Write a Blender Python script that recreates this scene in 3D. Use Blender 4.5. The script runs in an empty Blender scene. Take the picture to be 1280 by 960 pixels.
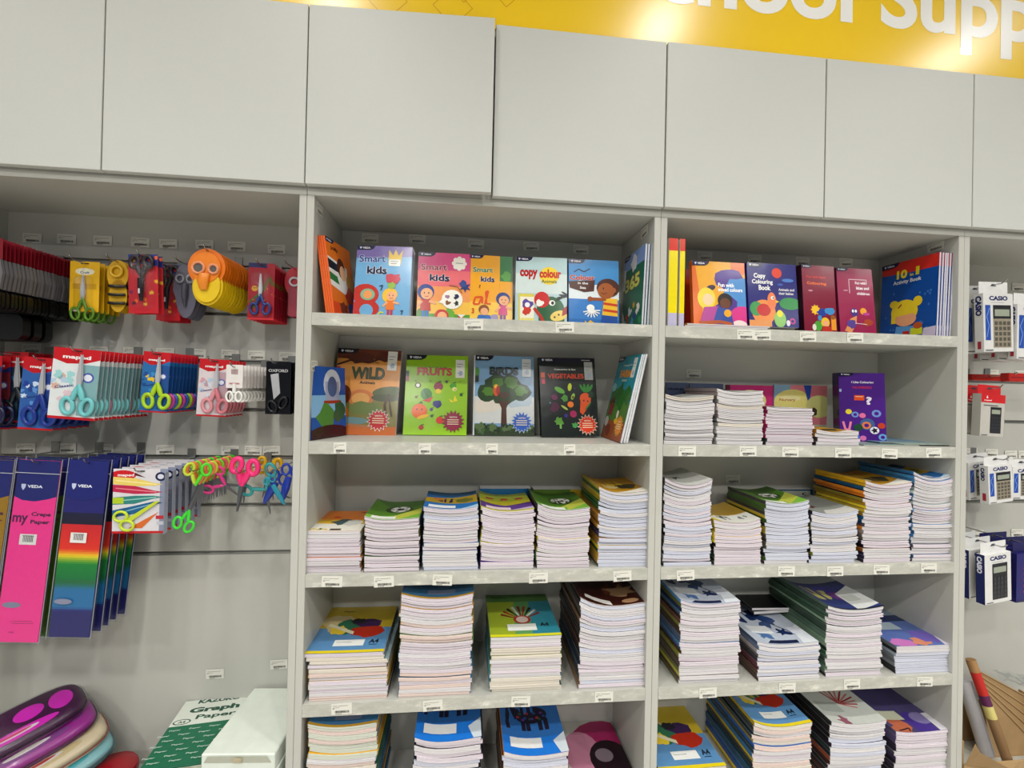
import bpy, math, random
from mathutils import Vector, Matrix
R = random.Random(7)
sc = bpy.context.scene
COL = bpy.context.collection
PI = math.pi
rad = math.radians

# ------------------------------------------------------------ camera (measured from the furniture's perspective)
CAM = Vector((0.4377, -1.2808, 1.4163)); YAW, PIT, ROL, F = 0.103, 0.0065, 0.022, 567.82
FW = Vector((math.sin(YAW)*math.cos(PIT), math.cos(YAW)*math.cos(PIT), math.sin(PIT)))
RT = Vector((math.cos(YAW), -math.sin(YAW), 0)); UP = RT.cross(FW)
R2 = RT*math.cos(ROL)+UP*math.sin(ROL); U2 = UP*math.cos(ROL)-RT*math.sin(ROL)
def ray(u, v): return FW+R2*((u-640)/F)+U2*((480-v)/F)
def aty(u, v, y):
    d = ray(u, v); return CAM+d*((y-CAM.y)/d.y)
def atz(u, v, z):
    d = ray(u, v); return CAM+d*((z-CAM.z)/d.z)
cam = bpy.data.cameras.new('camera'); co = bpy.data.objects.new('camera', cam); COL.objects.link(co)
m3 = Matrix((R2, U2, -FW)).transposed()
co.matrix_world = Matrix.Translation(CAM) @ m3.to_4x4()
cam.sensor_width = 36; cam.lens = F/1280*36; cam.clip_start = .02; cam.clip_end = 40
sc.camera = co

# ------------------------------------------------------------ furniture measures (metres)
Z1, Z2, Z3, Z4, Z5 = 1.607, 1.257, 0.896, 0.546, 0.196      # shelf top surfaces
ZDB, ZDT, D, HT = 1.947, 2.428, 0.276, 0.034
PT = 0.0196                                                  # side panel thickness

# ------------------------------------------------------------ materials
def lin(c):
    if isinstance(c, str):
        c = c.lstrip('#'); c = c if len(c) == 6 else ''.join(k*2 for k in c); c = tuple(int(c[i:i+2], 16)/255 for i in (0, 2, 4))
    return tuple((x/12.92 if x <= .04045 else ((x+.055)/1.055)**2.4) for x in c[:3])+(1,)
MATS = {}
def mat(name, col, rough=.5, metal=0, noise=0, nscale=20, bump=0, coat=0, stretch=(1, 1, 1), spec=.5):
    if name in MATS: return MATS[name]
    m = bpy.data.materials.new(name); m.use_nodes = True; nt = m.node_tree; b = nt.nodes['Principled BSDF']
    b.inputs['Base Color'].default_value = lin(col); b.inputs['Roughness'].default_value = rough
    b.inputs['Metallic'].default_value = metal; b.inputs['Coat Weight'].default_value = coat
    b.inputs['Specular IOR Level'].default_value = spec
    tc = nt.nodes.new('ShaderNodeTexCoord'); mp = nt.nodes.new('ShaderNodeMapping'); mp.inputs['Scale'].default_value = stretch
    nz = nt.nodes.new('ShaderNodeTexNoise'); nz.inputs['Scale'].default_value = nscale; nz.inputs['Detail'].default_value = 4
    nt.links.new(tc.outputs['Object'], mp.inputs[0]); nt.links.new(mp.outputs[0], nz.inputs['Vector'])
    if noise:
        mx = nt.nodes.new('ShaderNodeMix'); mx.data_type = 'RGBA'; mx.inputs['Factor'].default_value = 1
        c = lin(col); k = 1-noise
        mx.inputs['A'].default_value = (c[0]*k, c[1]*k, c[2]*k, 1); mx.inputs['B'].default_value = tuple(min(1, x*(1+noise*.5)) for x in c[:3])+(1,)
        nt.links.new(nz.outputs['Fac'], mx.inputs['Factor']); nt.links.new(mx.outputs['Result'], b.inputs['Base Color'])
    if bump:
        bp = nt.nodes.new('ShaderNodeBump'); bp.inputs['Strength'].default_value = bump; bp.inputs['Distance'].default_value = .001
        nt.links.new(nz.outputs['Fac'], bp.inputs['Height']); nt.links.new(bp.outputs[0], b.inputs['Normal'])
    MATS[name] = m; return m
def print_mat(name, rough, coat, bump=0):
    m = bpy.data.materials.new(name); m.use_nodes = True; nt = m.node_tree; b = nt.nodes['Principled BSDF']
    a = nt.nodes.new('ShaderNodeAttribute'); a.attribute_name = 'Col'
    nz = nt.nodes.new('ShaderNodeTexNoise'); nz.inputs['Scale'].default_value = 60
    mx = nt.nodes.new('ShaderNodeMix'); mx.data_type = 'RGBA'; mx.blend_type = 'MULTIPLY'; mx.inputs['Factor'].default_value = .12
    tc = nt.nodes.new('ShaderNodeTexCoord'); nt.links.new(tc.outputs['Object'], nz.inputs['Vector'])
    ga = nt.nodes.new('ShaderNodeGamma'); ga.inputs[1].default_value = 1.22; nt.links.new(a.outputs['Color'], ga.inputs[0])
    nt.links.new(ga.outputs[0], mx.inputs['A']); nt.links.new(nz.outputs['Fac'], mx.inputs['B'])
    nt.links.new(mx.outputs['Result'], b.inputs['Base Color'])
    b.inputs['Roughness'].default_value = rough; b.inputs['Specular IOR Level'].default_value = .4; b.inputs['Coat Weight'].default_value = coat; b.inputs['Coat Roughness'].default_value = .12
    if bump:
        n2 = nt.nodes.new('ShaderNodeTexNoise'); n2.inputs['Scale'].default_value = 9
        nt.links.new(tc.outputs['Object'], n2.inputs['Vector'])
        bp = nt.nodes.new('ShaderNodeBump'); bp.inputs['Strength'].default_value = bump; bp.inputs['Distance'].default_value = .004
        nt.links.new(n2.outputs['Fac'], bp.inputs['Height']); nt.links.new(bp.outputs[0], b.inputs['Normal'])
    MATS[name] = m; return m
PRINT = print_mat('printed_card', .36, 0, .12)
GLOSS = print_mat('printed_gloss_laminate', .2, 0, .25)
PLAS = print_mat('coloured_plastic', .35, .2)
MATTE = print_mat('printed_matte', .6, 0)
LAM = mat('grey_laminate', '#b9b9b1', .42, noise=.05, nscale=6, bump=.08)
DOORM = mat('door_laminate', '#c4c6c1', .5, noise=.04, nscale=300, bump=.12)
STEEL = mat('chrome_wire', '#b9b9bb', .22, 1, noise=.03)
ALU = mat('aluminium_insert', '#8f908c', .4, .8, noise=.05)
BLADE = mat('scissor_steel', '#d0d2d6', .35, .55, noise=.03)
CARDB = mat('corrugated_card', '#a98a5f', .8, noise=.15, nscale=25, bump=.2)
WALLM = mat('painted_wall', '#c9c9c2', .8, noise=.04)
# shelf front edges: laminate with torn sticker residue
def edge_mat():
    m = bpy.data.materials.new('worn_shelf_edge'); m.use_nodes = True; nt = m.node_tree; b = nt.nodes['Principled BSDF']
    tc = nt.nodes.new('ShaderNodeTexCoord'); mp = nt.nodes.new('ShaderNodeMapping'); mp.inputs['Scale'].default_value = (1, 1, 2.2)
    nz = nt.nodes.new('ShaderNodeTexNoise'); nz.inputs['Scale'].default_value = 16; nz.inputs['Detail'].default_value = 8; nz.inputs['Roughness'].default_value = .7
    cr = nt.nodes.new('ShaderNodeValToRGB'); cr.color_ramp.elements[0].position = .55; cr.color_ramp.elements[1].position = .66
    cr.color_ramp.elements[0].color = lin('#b9b9af'); cr.color_ramp.elements[1].color = lin('#d6d5c9')
    e = cr.color_ramp.elements.new(.36); e.color = lin('#a9a9a0')
    nt.links.new(tc.outputs['Object'], mp.inputs[0]); nt.links.new(mp.outputs[0], nz.inputs['Vector'])
    nt.links.new(nz.outputs['Fac'], cr.inputs[0]); nt.links.new(cr.outputs[0], b.inputs['Base Color'])
    b.inputs['Roughness'].default_value = .45; MATS['edge'] = m; return m
EDGE = edge_mat()
def paper_mat(name, col):
    if name in MATS: return MATS[name]
    m = bpy.data.materials.new(name); m.use_nodes = True; nt = m.node_tree; b = nt.nodes['Principled BSDF']
    tc = nt.nodes.new('ShaderNodeTexCoord'); mp = nt.nodes.new('ShaderNodeMapping'); mp.inputs['Scale'].default_value = (3, 3, 900)
    nz = nt.nodes.new('ShaderNodeTexNoise'); nz.inputs['Scale'].default_value = 1; nz.inputs['Detail'].default_value = 2
    cr = nt.nodes.new('ShaderNodeValToRGB'); c = lin(col)
    cr.color_ramp.elements[0].position = .3; cr.color_ramp.elements[1].position = .65
    cr.color_ramp.elements[0].color = (c[0]*.78, c[1]*.77, c[2]*.8, 1); cr.color_ramp.elements[1].color = c
    nt.links.new(tc.outputs['Object'], mp.inputs[0]); nt.links.new(mp.outputs[0], nz.inputs['Vector'])
    nt.links.new(nz.outputs['Fac'], cr.inputs[0]); nt.links.new(cr.outputs[0], b.inputs['Base Color'])
    b.inputs['Roughness'].default_value = .75; MATS[name] = m; return m
PAPERS = {'w': paper_mat('paper_white', '#d9d6d6'), 'p': paper_mat('paper_pinkish', '#dbd2d8'), 'b': paper_mat('paper_bluish', '#cfd2de'),
          'c': paper_mat('paper_cream', '#ded7c8'), 'o': paper_mat('paper_peach', '#dfccc2'), 'g': paper_mat('paper_greenish', '#cfd4c4')}
def clear_mat():
    m = bpy.data.materials.new('clear_plastic'); m.use_nodes = True; nt = m.node_tree
    for n in list(nt.nodes):
        if n.type != 'OUTPUT_MATERIAL': nt.nodes.remove(n)
    out = [n for n in nt.nodes][0]
    t = nt.nodes.new('ShaderNodeBsdfTransparent'); t.inputs[0].default_value = (.93, .94, .95, 1)
    g = nt.nodes.new('ShaderNodeBsdfGlossy'); g.inputs['Roughness'].default_value = .15
    mx = nt.nodes.new('ShaderNodeMixShader'); lw = nt.nodes.new('ShaderNodeLayerWeight'); lw.inputs['Blend'].default_value = .25
    ma = nt.nodes.new('ShaderNodeMath'); ma.operation = 'MULTIPLY_ADD'; ma.inputs[1].default_value = .2; ma.inputs[2].default_value = .015
    nz = nt.nodes.new('ShaderNodeTexNoise'); nz.inputs['Scale'].default_value = 30; bp = nt.nodes.new('ShaderNodeBump'); bp.inputs['Strength'].default_value = .4; bp.inputs['Distance'].default_value = .004
    nt.links.new(nz.outputs['Fac'], bp.inputs['Height']); nt.links.new(bp.outputs[0], g.inputs['Normal'])
    nt.links.new(lw.outputs['Facing'], ma.inputs[0]); nt.links.new(ma.outputs[0], mx.inputs[0])
    nt.links.new(t.outputs[0], mx.inputs[1]); nt.links.new(g.outputs[0], mx.inputs[2]); nt.links.new(mx.outputs[0], out.inputs['Surface'])
    MATS['clear'] = m; return m
CLEAR = clear_mat()

# ------------------------------------------------------------ object helpers
def tag(o, label=None, cat=None, group=None, kind=None):
    if label: o['label'] = label
    if cat: o['category'] = cat
    if group: o['group'] = group
    if kind: o['kind'] = kind
    return o
def thing(name, loc, label, cat, group=None, rot=(0, 0, 0)):
    o = bpy.data.objects.new(name, None); COL.objects.link(o); o.location = loc; o.rotation_euler = rot; o.empty_display_size = .02
    return tag(o, label, cat, group)
def dup(root, loc=None, rot=None, label=None, group=None):
    c = root.copy(); COL.objects.link(c)
    if loc is not None: c.location = loc
    if rot is not None: c.rotation_euler = rot
    if label: c['label'] = label
    if group: c['group'] = group
    for ch in list(root.children):
        d = ch.copy(); COL.objects.link(d); d.parent = c
        for g in list(ch.children):
            e = g.copy(); COL.objects.link(e); e.parent = d
    return c
class MB:
    """collects polygons with a printed colour each; build() links them as one mesh object"""
    def __init__(s): s.v = []; s.f = []; s.c = []; s.mi = []; s.mats = []; s.sm = []
    def add(s, verts, faces, col=(1, 1, 1), m=None, smooth=False):
        n = len(s.v); s.v += [tuple(p) for p in verts]; c = lin(col)
        if m not in s.mats: s.mats.append(m)
        k = s.mats.index(m)
        for fc in faces: s.f.append(tuple(i+n for i in fc)); s.c.append(c); s.mi.append(k); s.sm.append(smooth)
    def box(s, a, b, col=(1, 1, 1), m=None, bev=0):
        x0, y0, z0 = a; x1, y1, z1 = b
        if not bev:
            s.add([(x, y, z) for x in (x0, x1) for y in (y0, y1) for z in (z0, z1)],
                  [(0, 1, 3, 2), (4, 6, 7, 5), (0, 4, 5, 1), (2, 3, 7, 6), (0, 2, 6, 4), (1, 5, 7, 3)], col, m); return
        v = []; e = bev
        for x, sx in ((x0, 1), (x1, -1)):
            for y, sy in ((y0, 1), (y1, -1)):
                for z, sz in ((z0, 1), (z1, -1)):
                    v += [(x, y+sy*e, z+sz*e), (x+sx*e, y, z+sz*e), (x+sx*e, y+sy*e, z)]
        import itertools
        idx = lambda i, j, k, a: ((i*2+j)*2+k)*3+a
        fs = []
        for i in (0, 1):
            fs.append([idx(i, 0, 0, 0), idx(i, 1, 0, 0), idx(i, 1, 1, 0), idx(i, 0, 1, 0)])
            fs.append([idx(0, i, 0, 1), idx(1, i, 0, 1), idx(1, i, 1, 1), idx(0, i, 1, 1)])
            fs.append([idx(0, 0, i, 2), idx(1, 0, i, 2), idx(1, 1, i, 2), idx(0, 1, i, 2)])
        for i in (0, 1):
            for j in (0, 1):
                fs.append([idx(i, j, 0, 0), idx(i, j, 1, 0), idx(i, j, 1, 1), idx(i, j, 0, 1)])
                fs.append([idx(i, 0, j, 0), idx(i, 1, j, 0), idx(i, 1, j, 2), idx(i, 0, j, 2)])
                fs.append([idx(0, i, j, 1), idx(1, i, j, 1), idx(1, i, j, 2), idx(0, i, j, 2)])
                for k in (0, 1): fs.append([idx(i, j, k, 0), idx(i, j, k, 1), idx(i, j, k, 2)])
        c = Vector(((x0+x1)/2, (y0+y1)/2, (z0+z1)/2)); out = []
        for f in fs:
            p = [Vector(v[i]) for i in f]; n = (p[1]-p[0]).cross(p[2]-p[1])
            out.append(tuple(f) if n.dot(sum(p, Vector())/len(p)-c) > 0 else tuple(reversed(f)))
        s.add(v, out, col, m)
    def slab(s, x0, x1, y0, y1, zb, zt, nx=8, ny=1, col=(1, 1, 1), m=None):
        """a sheet or block whose lower and upper surfaces are functions zb(x,y), zt(x,y)"""
        v = []; f = []
        for i in range(nx+1):
            for j in range(ny+1):
                x = x0+(x1-x0)*i/nx; y = y0+(y1-y0)*j/ny
                v += [(x, y, zb(x, y)), (x, y, zt(x, y))]
        I = lambda i, j, k: (i*(ny+1)+j)*2+k
        for i in range(nx):
            for j in range(ny):
                f.append((I(i, j, 1), I(i+1, j, 1), I(i+1, j+1, 1), I(i, j+1, 1)))
                f.append((I(i, j, 0), I(i, j+1, 0), I(i+1, j+1, 0), I(i+1, j, 0)))
            f.append((I(i, 0, 0), I(i+1, 0, 0), I(i+1, 0, 1), I(i, 0, 1)))
            f.append((I(i, ny, 0), I(i, ny, 1), I(i+1, ny, 1), I(i+1, ny, 0)))
        for j in range(ny):
            f.append((I(0, j, 0), I(0, j, 1), I(0, j+1, 1), I(0, j+1, 0)))
            f.append((I(nx, j, 0), I(nx, j+1, 0), I(nx, j+1, 1), I(nx, j, 1)))
        s.add(v, f, col, m)
    def tube(s, pts, r, col=(1, 1, 1), m=None, closed=False, n=8, flat=1, cap=True):
        pts = [Vector(p) for p in pts]; N = len(pts); v = []; f = []
        for i, p in enumerate(pts):
            a = pts[(i-1) % N] if (closed or i > 0) else p; b = pts[(i+1) % N] if (closed or i < N-1) else p
            t = (b-a).normalized(); ref = Vector((0, 1, 0)) if abs(t.y) < .9 else Vector((1, 0, 0))
            q = t.cross(ref).normalized(); w = q.cross(t).normalized()
            rr = r[i] if isinstance(r, (list, tuple)) else r
            for k in range(n):
                a2 = 2*PI*k/n; v.append(p+q*math.cos(a2)*rr+w*math.sin(a2)*rr*flat)
        for i in range(N if closed else N-1):
            j = (i+1) % N
            for k in range(n): f.append((i*n+k, i*n+(k+1) % n, j*n+(k+1) % n, j*n+k))
        s.add(v, f, col, m, True)
        if cap and not closed:
            s.add([v[k] for k in range(n)], [tuple(reversed(range(n)))], col, m); s.add([v[(N-1)*n+k] for k in range(n)], [tuple(range(n))], col, m)
    def prism(s, pts, y0, y1, col=(1, 1, 1), m=None):
        """outline in x,z given thickness along y; front faces -y"""
        n = len(pts); a = sum(pts[i][0]*pts[(i+1) % n][1]-pts[(i+1) % n][0]*pts[i][1] for i in range(n))
        if a < 0: pts = pts[::-1]
        v = [(x, y0, z) for x, z in pts]+[(x, y1, z) for x, z in pts]
        s.add(v, [tuple(range(n)), tuple(range(2*n-1, n-1, -1))]+[(i, i+n, (i+1) % n+n, (i+1) % n) for i in range(n)], col, m)
    def art(s, A, fn, m=None, eps=.00012):
        for layer, pts, faces, c in A.out:
            s.add([fn(x*A.s, y*A.s, eps*layer) for x, y in pts], faces, c, m)
    def build(s, name, m=None, parent=None):
        me = bpy.data.meshes.new(name); me.from_pydata(s.v, [], s.f)
        for k in s.mats: me.materials.append(k or m)
        me.polygons.foreach_set('material_index', s.mi); me.polygons.foreach_set('use_smooth', s.sm)
        at = me.color_attributes.new('Col', 'FLOAT_COLOR', 'CORNER'); buf = []
        for fc, c in zip(s.f, s.c): buf += list(c)*len(fc)
        at.data.foreach_set('color', buf); me.update()
        o = bpy.data.objects.new(name, me); COL.objects.link(o)
        if parent: o.parent = parent
        return o

# ------------------------------------------------------------ 2-D print designs
_T = {}
def glyphs(txt, bold, shear=0):
    k = (txt, bold, shear)
    if k not in _T:
        cu = bpy.data.curves.new('t', 'FONT'); cu.body = txt; cu.size = 1; cu.offset = bold; cu.resolution_u = 8 if txt.startswith('School') else 3; cu.shear = shear
        ob = bpy.data.objects.new('t', cu); me = bpy.data.meshes.new_from_object(ob)
        v = [(p.co.x, p.co.y) for p in me.vertices]; f = [tuple(q.vertices) for q in me.polygons]
        ff = []
        for q in f:
            a = sum(v[q[i]][0]*v[q[(i+1) % len(q)]][1]-v[q[(i+1) % len(q)]][0]*v[q[i]][1] for i in range(len(q)))
            ff.append(q if a > 0 else q[::-1])
        bpy.data.objects.remove(ob); bpy.data.curves.remove(cu); bpy.data.meshes.remove(me)
        _T[k] = (v, ff)
    return _T[k]
def clip(pts, w, h):
    for ax, lim, sg in ((0, 0, 1), (0, w, -1), (1, 0, 1), (1, h, -1)):
        out = []
        for i in range(len(pts)):
            p, q = pts[i-1], pts[i]; dp, dq = (p[ax]-lim)*sg, (q[ax]-lim)*sg
            if (dp >= 0) != (dq >= 0):
                t = dp/(dp-dq); out.append((p[0]+(q[0]-p[0])*t, p[1]+(q[1]-p[1])*t))
            if dq >= 0: out.append(q)
        pts = out
        if len(pts) < 3: return []
    return pts
class Art:
    """flat print on a face 1 wide and h tall (real width s metres)"""
    def __init__(s, width, height): s.s = width; s.h = height/width; s.out = []; s.l = 1
    def poly(s, pts, c):
        pts = clip(list(pts), 1, s.h)
        if len(pts) < 3: return
        a = sum(pts[i][0]*pts[(i+1) % len(pts)][1]-pts[(i+1) % len(pts)][0]*pts[i][1] for i in range(len(pts)))
        if a < 0: pts = pts[::-1]
        s.l += 1; s.out.append((s.l*.6, pts, [tuple(range(len(pts)))], c))
    def rect(s, x, y, w, h, c): s.poly([(x, y), (x+w, y), (x+w, y+h), (x, y+h)], c)
    def ell(s, x, y, rx, ry, c, rot=0, n=18):
        ca, sa = math.cos(rot), math.sin(rot)
        s.poly([(x+rx*math.cos(t)*ca-ry*math.sin(t)*sa, y+rx*math.cos(t)*sa+ry*math.sin(t)*ca) for t in [2*PI*k/n for k in range(n)]], c)
    def star(s, x, y, r, r2, n, c):
        s.poly([(x+(r if k % 2 else r2)*math.cos(PI*k/n), y+(r if k % 2 else r2)*math.sin(PI*k/n)) for k in range(2*n)], c)
    def line(s, pts, w, c):
        for p, q in zip(pts, pts[1:]):
            dx, dy = q[0]-p[0], q[1]-p[1]; L = math.hypot(dx, dy) or 1; nx, ny = -dy/L*w/2, dx/L*w/2
            s.poly([(p[0]+nx, p[1]+ny), (q[0]+nx, q[1]+ny), (q[0]-nx, q[1]-ny), (p[0]-nx, p[1]-ny)], c)
    def text(s, t, x, y, w, h, c, bold=.02, rot=0, ol=None, olw=.02):
        """fits the words into a w by h box whose lower left corner is x,y"""
        v, f = glyphs(t, bold)
        if not v: return
        x0 = min(p[0] for p in v); x1 = max(p[0] for p in v); y0 = min(p[1] for p in v); y1 = max(p[1] for p in v)
        ca, sa = math.cos(rot), math.sin(rot)
        def mp(vs): return [(x+((px-x0)/(x1-x0)*w)*ca-((py-y0)/(y1-y0)*h)*sa, y+((px-x0)/(x1-x0)*w)*sa+((py-y0)/(y1-y0)*h)*ca) for px, py in vs]
        if ol:
            v2, f2 = glyphs(t, bold+olw); s.l += 1; s.out.append((s.l*.6, mp(v2), f2, ol))
        s.l += 1; s.out.append((s.l*.6, mp(v), f, c))
    def blob(s, x, y, r, c, seed=0, n=14, k=.25, ry=1):
        q = random.Random(seed); rr = [r*(1+k*(q.random()-.5)*2) for _ in range(n)]
        s.poly([(x+rr[i]*math.cos(2*PI*i/n), y+ry*rr[i]*math.sin(2*PI*i/n)) for i in range(n)], c)

def logo_tab(A, c='#1d2152'):
    h = A.h; A.poly([(0, h), (.33, h), (.30, h-.055), (.24, h-.085), (.0, h-.09)], c)
    A.poly([(.045, h-.025), (.085, h-.025), (.08, h-.05), (.065, h-.065), (.05, h-.05)], '#dfe4f5')
    A.text('VEDA', .1, h-.06, .14, .033, '#f2f2f8', .03)
def kid(A, x, y, s, hair, shirt, pants, skin='#f0b98c'):
    A.rect(x-.07*s, y, .06*s, .22*s, pants); A.rect(x+.01*s, y, .06*s, .22*s, pants)
    A.poly([(x-.11*s, y+.2*s), (x+.11*s, y+.2*s), (x+.09*s, y+.46*s), (x-.09*s, y+.46*s)], shirt)
    A.line([(x+.07*s, y+.4*s), (x+.22*s, y+.36*s)], .05*s, skin); A.line([(x-.07*s, y+.4*s), (x-.18*s, y+.28*s)], .05*s, skin)
    A.ell(x, y+.6*s, .17*s, .165*s, hair); A.ell(x+.02*s, y+.56*s, .125*s, .12*s, skin)
    for dx in (-.03, .06): A.ell(x+dx*s, y+.575*s, .013*s, .018*s, '#1b1b1b', n=8)
    A.line([(x-.02*s, y+.505*s), (x+.02*s, y+.495*s), (x+.06*s, y+.51*s)], .012*s, '#a33')
def sun(A, x, y, r, c):
    A.star(x, y, r*1.5, r*1.05, 9, c); A.ell(x, y, r, r, c)

# ------------------------------------------------------------ price labels (sub-parts of the shelves, parts of the back panels)
def price_label_mesh():
    w, h = .054, .030; mb = MB()
    mb.box((-w/2, -.0004, -h/2), (w/2, 0, h/2), '#e4e3da', MATTE)
    A = Art(w, h)
    for k, (x, wd) in enumerate(((.08, .2), (.32, .5))): A.rect(x, .42, wd, .02, '#8a8a86')
    A.text('Rs', .08, .28, .08, .05, '#444', .02); A.rect(.08, .34, .3, .016, '#8a8a86')
    x = .18; q = random.Random(3)
    while x < .86:
        w2 = q.choice((.008, .014, .02)); A.rect(x, .09, w2, .11, '#22211f'); x += w2+q.choice((.01, .016))
    A.text('250', .2, .03, .3, .045, '#333', .01)
    mb.art(A, lambda u, v, e: (u-w/2, -.0005-e, v-h/2), MATTE, .00006)
    o = mb.build('price_label', MATTE); me = o.data; bpy.data.objects.remove(o); return me
PLM = price_label_mesh()
def plabel(parent, p, tilt=0, rz=0, torn=1.0):
    o = bpy.data.objects.new('price_label', PLM); COL.objects.link(o)
    o.parent = parent; o.location = Vector(p)-parent_loc(parent); o.rotation_euler = (0, tilt, rz); o.scale = (torn, 1, 1)
    return o
def parent_loc(p):
    v = Vector((0, 0, 0))
    while p is not None: v += p.location; p = p.parent
    return v

# ------------------------------------------------------------ room
def struct(name, a, b, m):
    mb = MB(); mb.box(a, b, (1, 1, 1), m); o = mb.build(name, m); o['kind'] = 'structure'; return o
struct('floor', (-3.6, -4.2, -.05), (5.4, .34, 0), mat('floor_tile', '#bdb9b0', .3, noise=.1, nscale=3))
struct('ceiling', (-3.6, -4.2, 3.32), (5.4, .34, 3.36), mat('ceiling_paint', '#e2e2dc', .85, noise=.03))
struct('wall_back', (-3.6, .305, 0), (5.4, .34, 3.32), WALLM)

# ------------------------------------------------------------ shelving
def panel(name, a, b, parent, m=LAM, bev=.0008):
    mb = MB(); org = parent_loc(parent)
    mb.box(Vector(a)-org, Vector(b)-org, (1, 1, 1), m, bev); return mb.build(name, m, parent)
def slat_back(x0, x1, parent, z0=.1, z1=1.93):
    """slotted display panel: boards with a groove every 154 mm, a metal insert in each groove"""
    org = parent_loc(parent); mb = MB(); ins = MB()
    zs = [1.787-.154*k for k in range(12)]; zs = [z for z in zs if z > .84]
    top = z1
    for z in zs:
        mb.box(Vector((x0, D, z+.0045))-org, Vector((x1, D+.018, top))-org, (1, 1, 1), LAM, .0006); top = z-.0045
        ins.box(Vector((x0, D+.009, z-.0045))-org, Vector((x1, D+.017, z+.0045))-org, (1, 1, 1), ALU)
        ins.box(Vector((x0, D-.0012, z-.0072))-org, Vector((x1, D-.0001, z-.0043))-org, (1, 1, 1), ALU)
    mb.box(Vector((x0, D, z0))-org, Vector((x1, D+.018, top))-org, (1, 1, 1), LAM, .0006)
    o = mb.build('slotted_back_panel', LAM, parent); g = ins.build('metal_insert', ALU, o); return o
UNITS = {}
def bay(k, x0, x1, label, shelves, slat):
    t = thing('shelving_unit', (x0, 0, 0), label, 'shelving unit', 'grey shelving units side by side')
    panel('side_panel', (x0+.0004, 0, 0), (x0+PT, D+.018, 1.925), t); panel('side_panel', (x1-PT, 0, 0), (x1-.0004, D+.018, 1.925), t)
    panel('top_panel', (x0+.0004, 0, 1.9255), (x1-.0004, D+.018, 1.9445), t)
    a, b = x0+PT, x1-PT; d = {'unit': t}
    d['back'] = slat_back(a, b, t) if slat else panel('back_panel', (a, D, 0), (b, D+.018, 1.925), t)
    for i, z in shelves.items():
        mb = MB(); org = parent_loc(t)
        mb.box(Vector((a+.0005, .0012, z-HT))-org, Vector((b-.0005, D-.001, z))-org, (1, 1, 1), LAM, .001)
        mb.box(Vector((a+.0005, -.0002, z-HT))-org, Vector((b-.0005, .0012, z))-org, (1, 1, 1), EDGE)
        d[i] = mb.build('shelf', LAM, t)
    panel('plinth', (a, .02, 0), (b, .038, .08), t)
    UNITS[k] = d
bay('L', -1.0, 0.0, 'slotted grey display bay of hanging scissors and crepe paper, left end', {5: .2}, True)
bay('A', 0.0, 1.0, 'grey shelving bay with activity books and notebooks, left of the two shelved bays', {1: Z1, 2: Z2, 3: Z3, 4: Z4, 5: Z5}, False)
bay('B', 1.0, 2.0, 'grey shelving bay with purple and blue colouring books, right of the two shelved bays', {1: Z1, 2: Z2, 3: Z3, 4: Z4, 5: Z5}, False)
bay('R', 2.0, 3.0, 'slotted grey display bay of hanging calculators at the right end', {5: .15}, True)

# price labels on shelf edges, back panels and side panels
LB = {('A', 1): [(592, 406), (706, 409)], ('A', 2): [(425, 560), (531, 561), (615, 561), (712, 562)],
      ('A', 3): [(415, 727), (480, 727), (553, 726), (673, 724), (778, 720)], ('A', 4): [(427, 886), (541, 882), (651, 877), (755, 871)],
      ('B', 1): [(932, 418), (953, 419), (1010, 421), (1069, 422)], ('B', 2): [(859, 564), (935, 564), (988, 565), (1054, 566), (1112, 567), (1167, 566)],
      ('B', 3): [(857, 719), (983, 714), (1044, 714), (1102, 712), (1161, 710)], ('B', 4): [(885, 867), (984, 860), (1065, 855), (1156, 852)]}
for (b, s), ps in LB.items():
    for u, v in ps:
        p = aty(u, v, -.001); zc = {1: Z1, 2: Z2, 3: Z3, 4: Z4}[s]-HT/2
        if abs(p.z-zc) > .006: p.z = zc+(.004 if p.z > zc else -.004)
        plabel(UNITS[b][s], (p.x, -.0007-R.random()*.0003, p.z), R.uniform(-.05, .05), torn=.62 if (b, s) == ('A', 2) else 1)
BK = {'A': [(463, 298), (522, 299), (595, 305), (664, 308), (726, 312)],
      'B': [(881, 320), (943, 324), (1003, 327), (1057, 328), (867, 467), (916, 599)],
      'L': [(41, 298), (84, 299), (129, 301), (176, 303), (211, 305), (256, 306), (296, 308), (346, 312), (40, 436), (75, 437), (124, 439), (166, 440), (207, 441), (247, 442),
            (288, 443), (321, 444), (360, 446), (33, 560), (84, 560), (131, 561), (207, 562), (288, 563), (317, 563), (340, 563), (269, 842), (349, 830)],
      'R': [(1236, 357), (1272, 359), (1240, 467), (1276, 468), (1213, 565), (1239, 566), (1263, 568), (1280, 568), (1221, 667), (1271, 666)]}
for b, ps in BK.items():
    for u, v in ps:
        p = aty(u, v, D)
        x0 = {'L': -1, 'A': 0, 'B': 1, 'R': 2}[b]; p.x = min(max(p.x, x0+PT+.03), x0+1-PT-.03)
        plabel(UNITS[b]['back'], (p.x, D-.0016-R.random()*.0004, p.z), R.uniform(-.04, .04))
for b, ch, x, u, v, s in (('A', 0, PT, 399, 262, 1), ('A', 0, PT, 389.5, 457, 1), ('A', 1, 1-PT, 806, 290, -1), ('B', 1, 2-PT, 1170, 308, -1)):
    d = ray(u, v); p = CAM+d*((x-CAM.x)/d.x); sp = [c for c in UNITS[b]['unit'].children if c.name.startswith('side_panel')][ch]
    plabel(sp, (x+s*.001, max(.03, p.y), p.z), R.uniform(-.04, .04), rz=PI/2*s)

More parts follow.
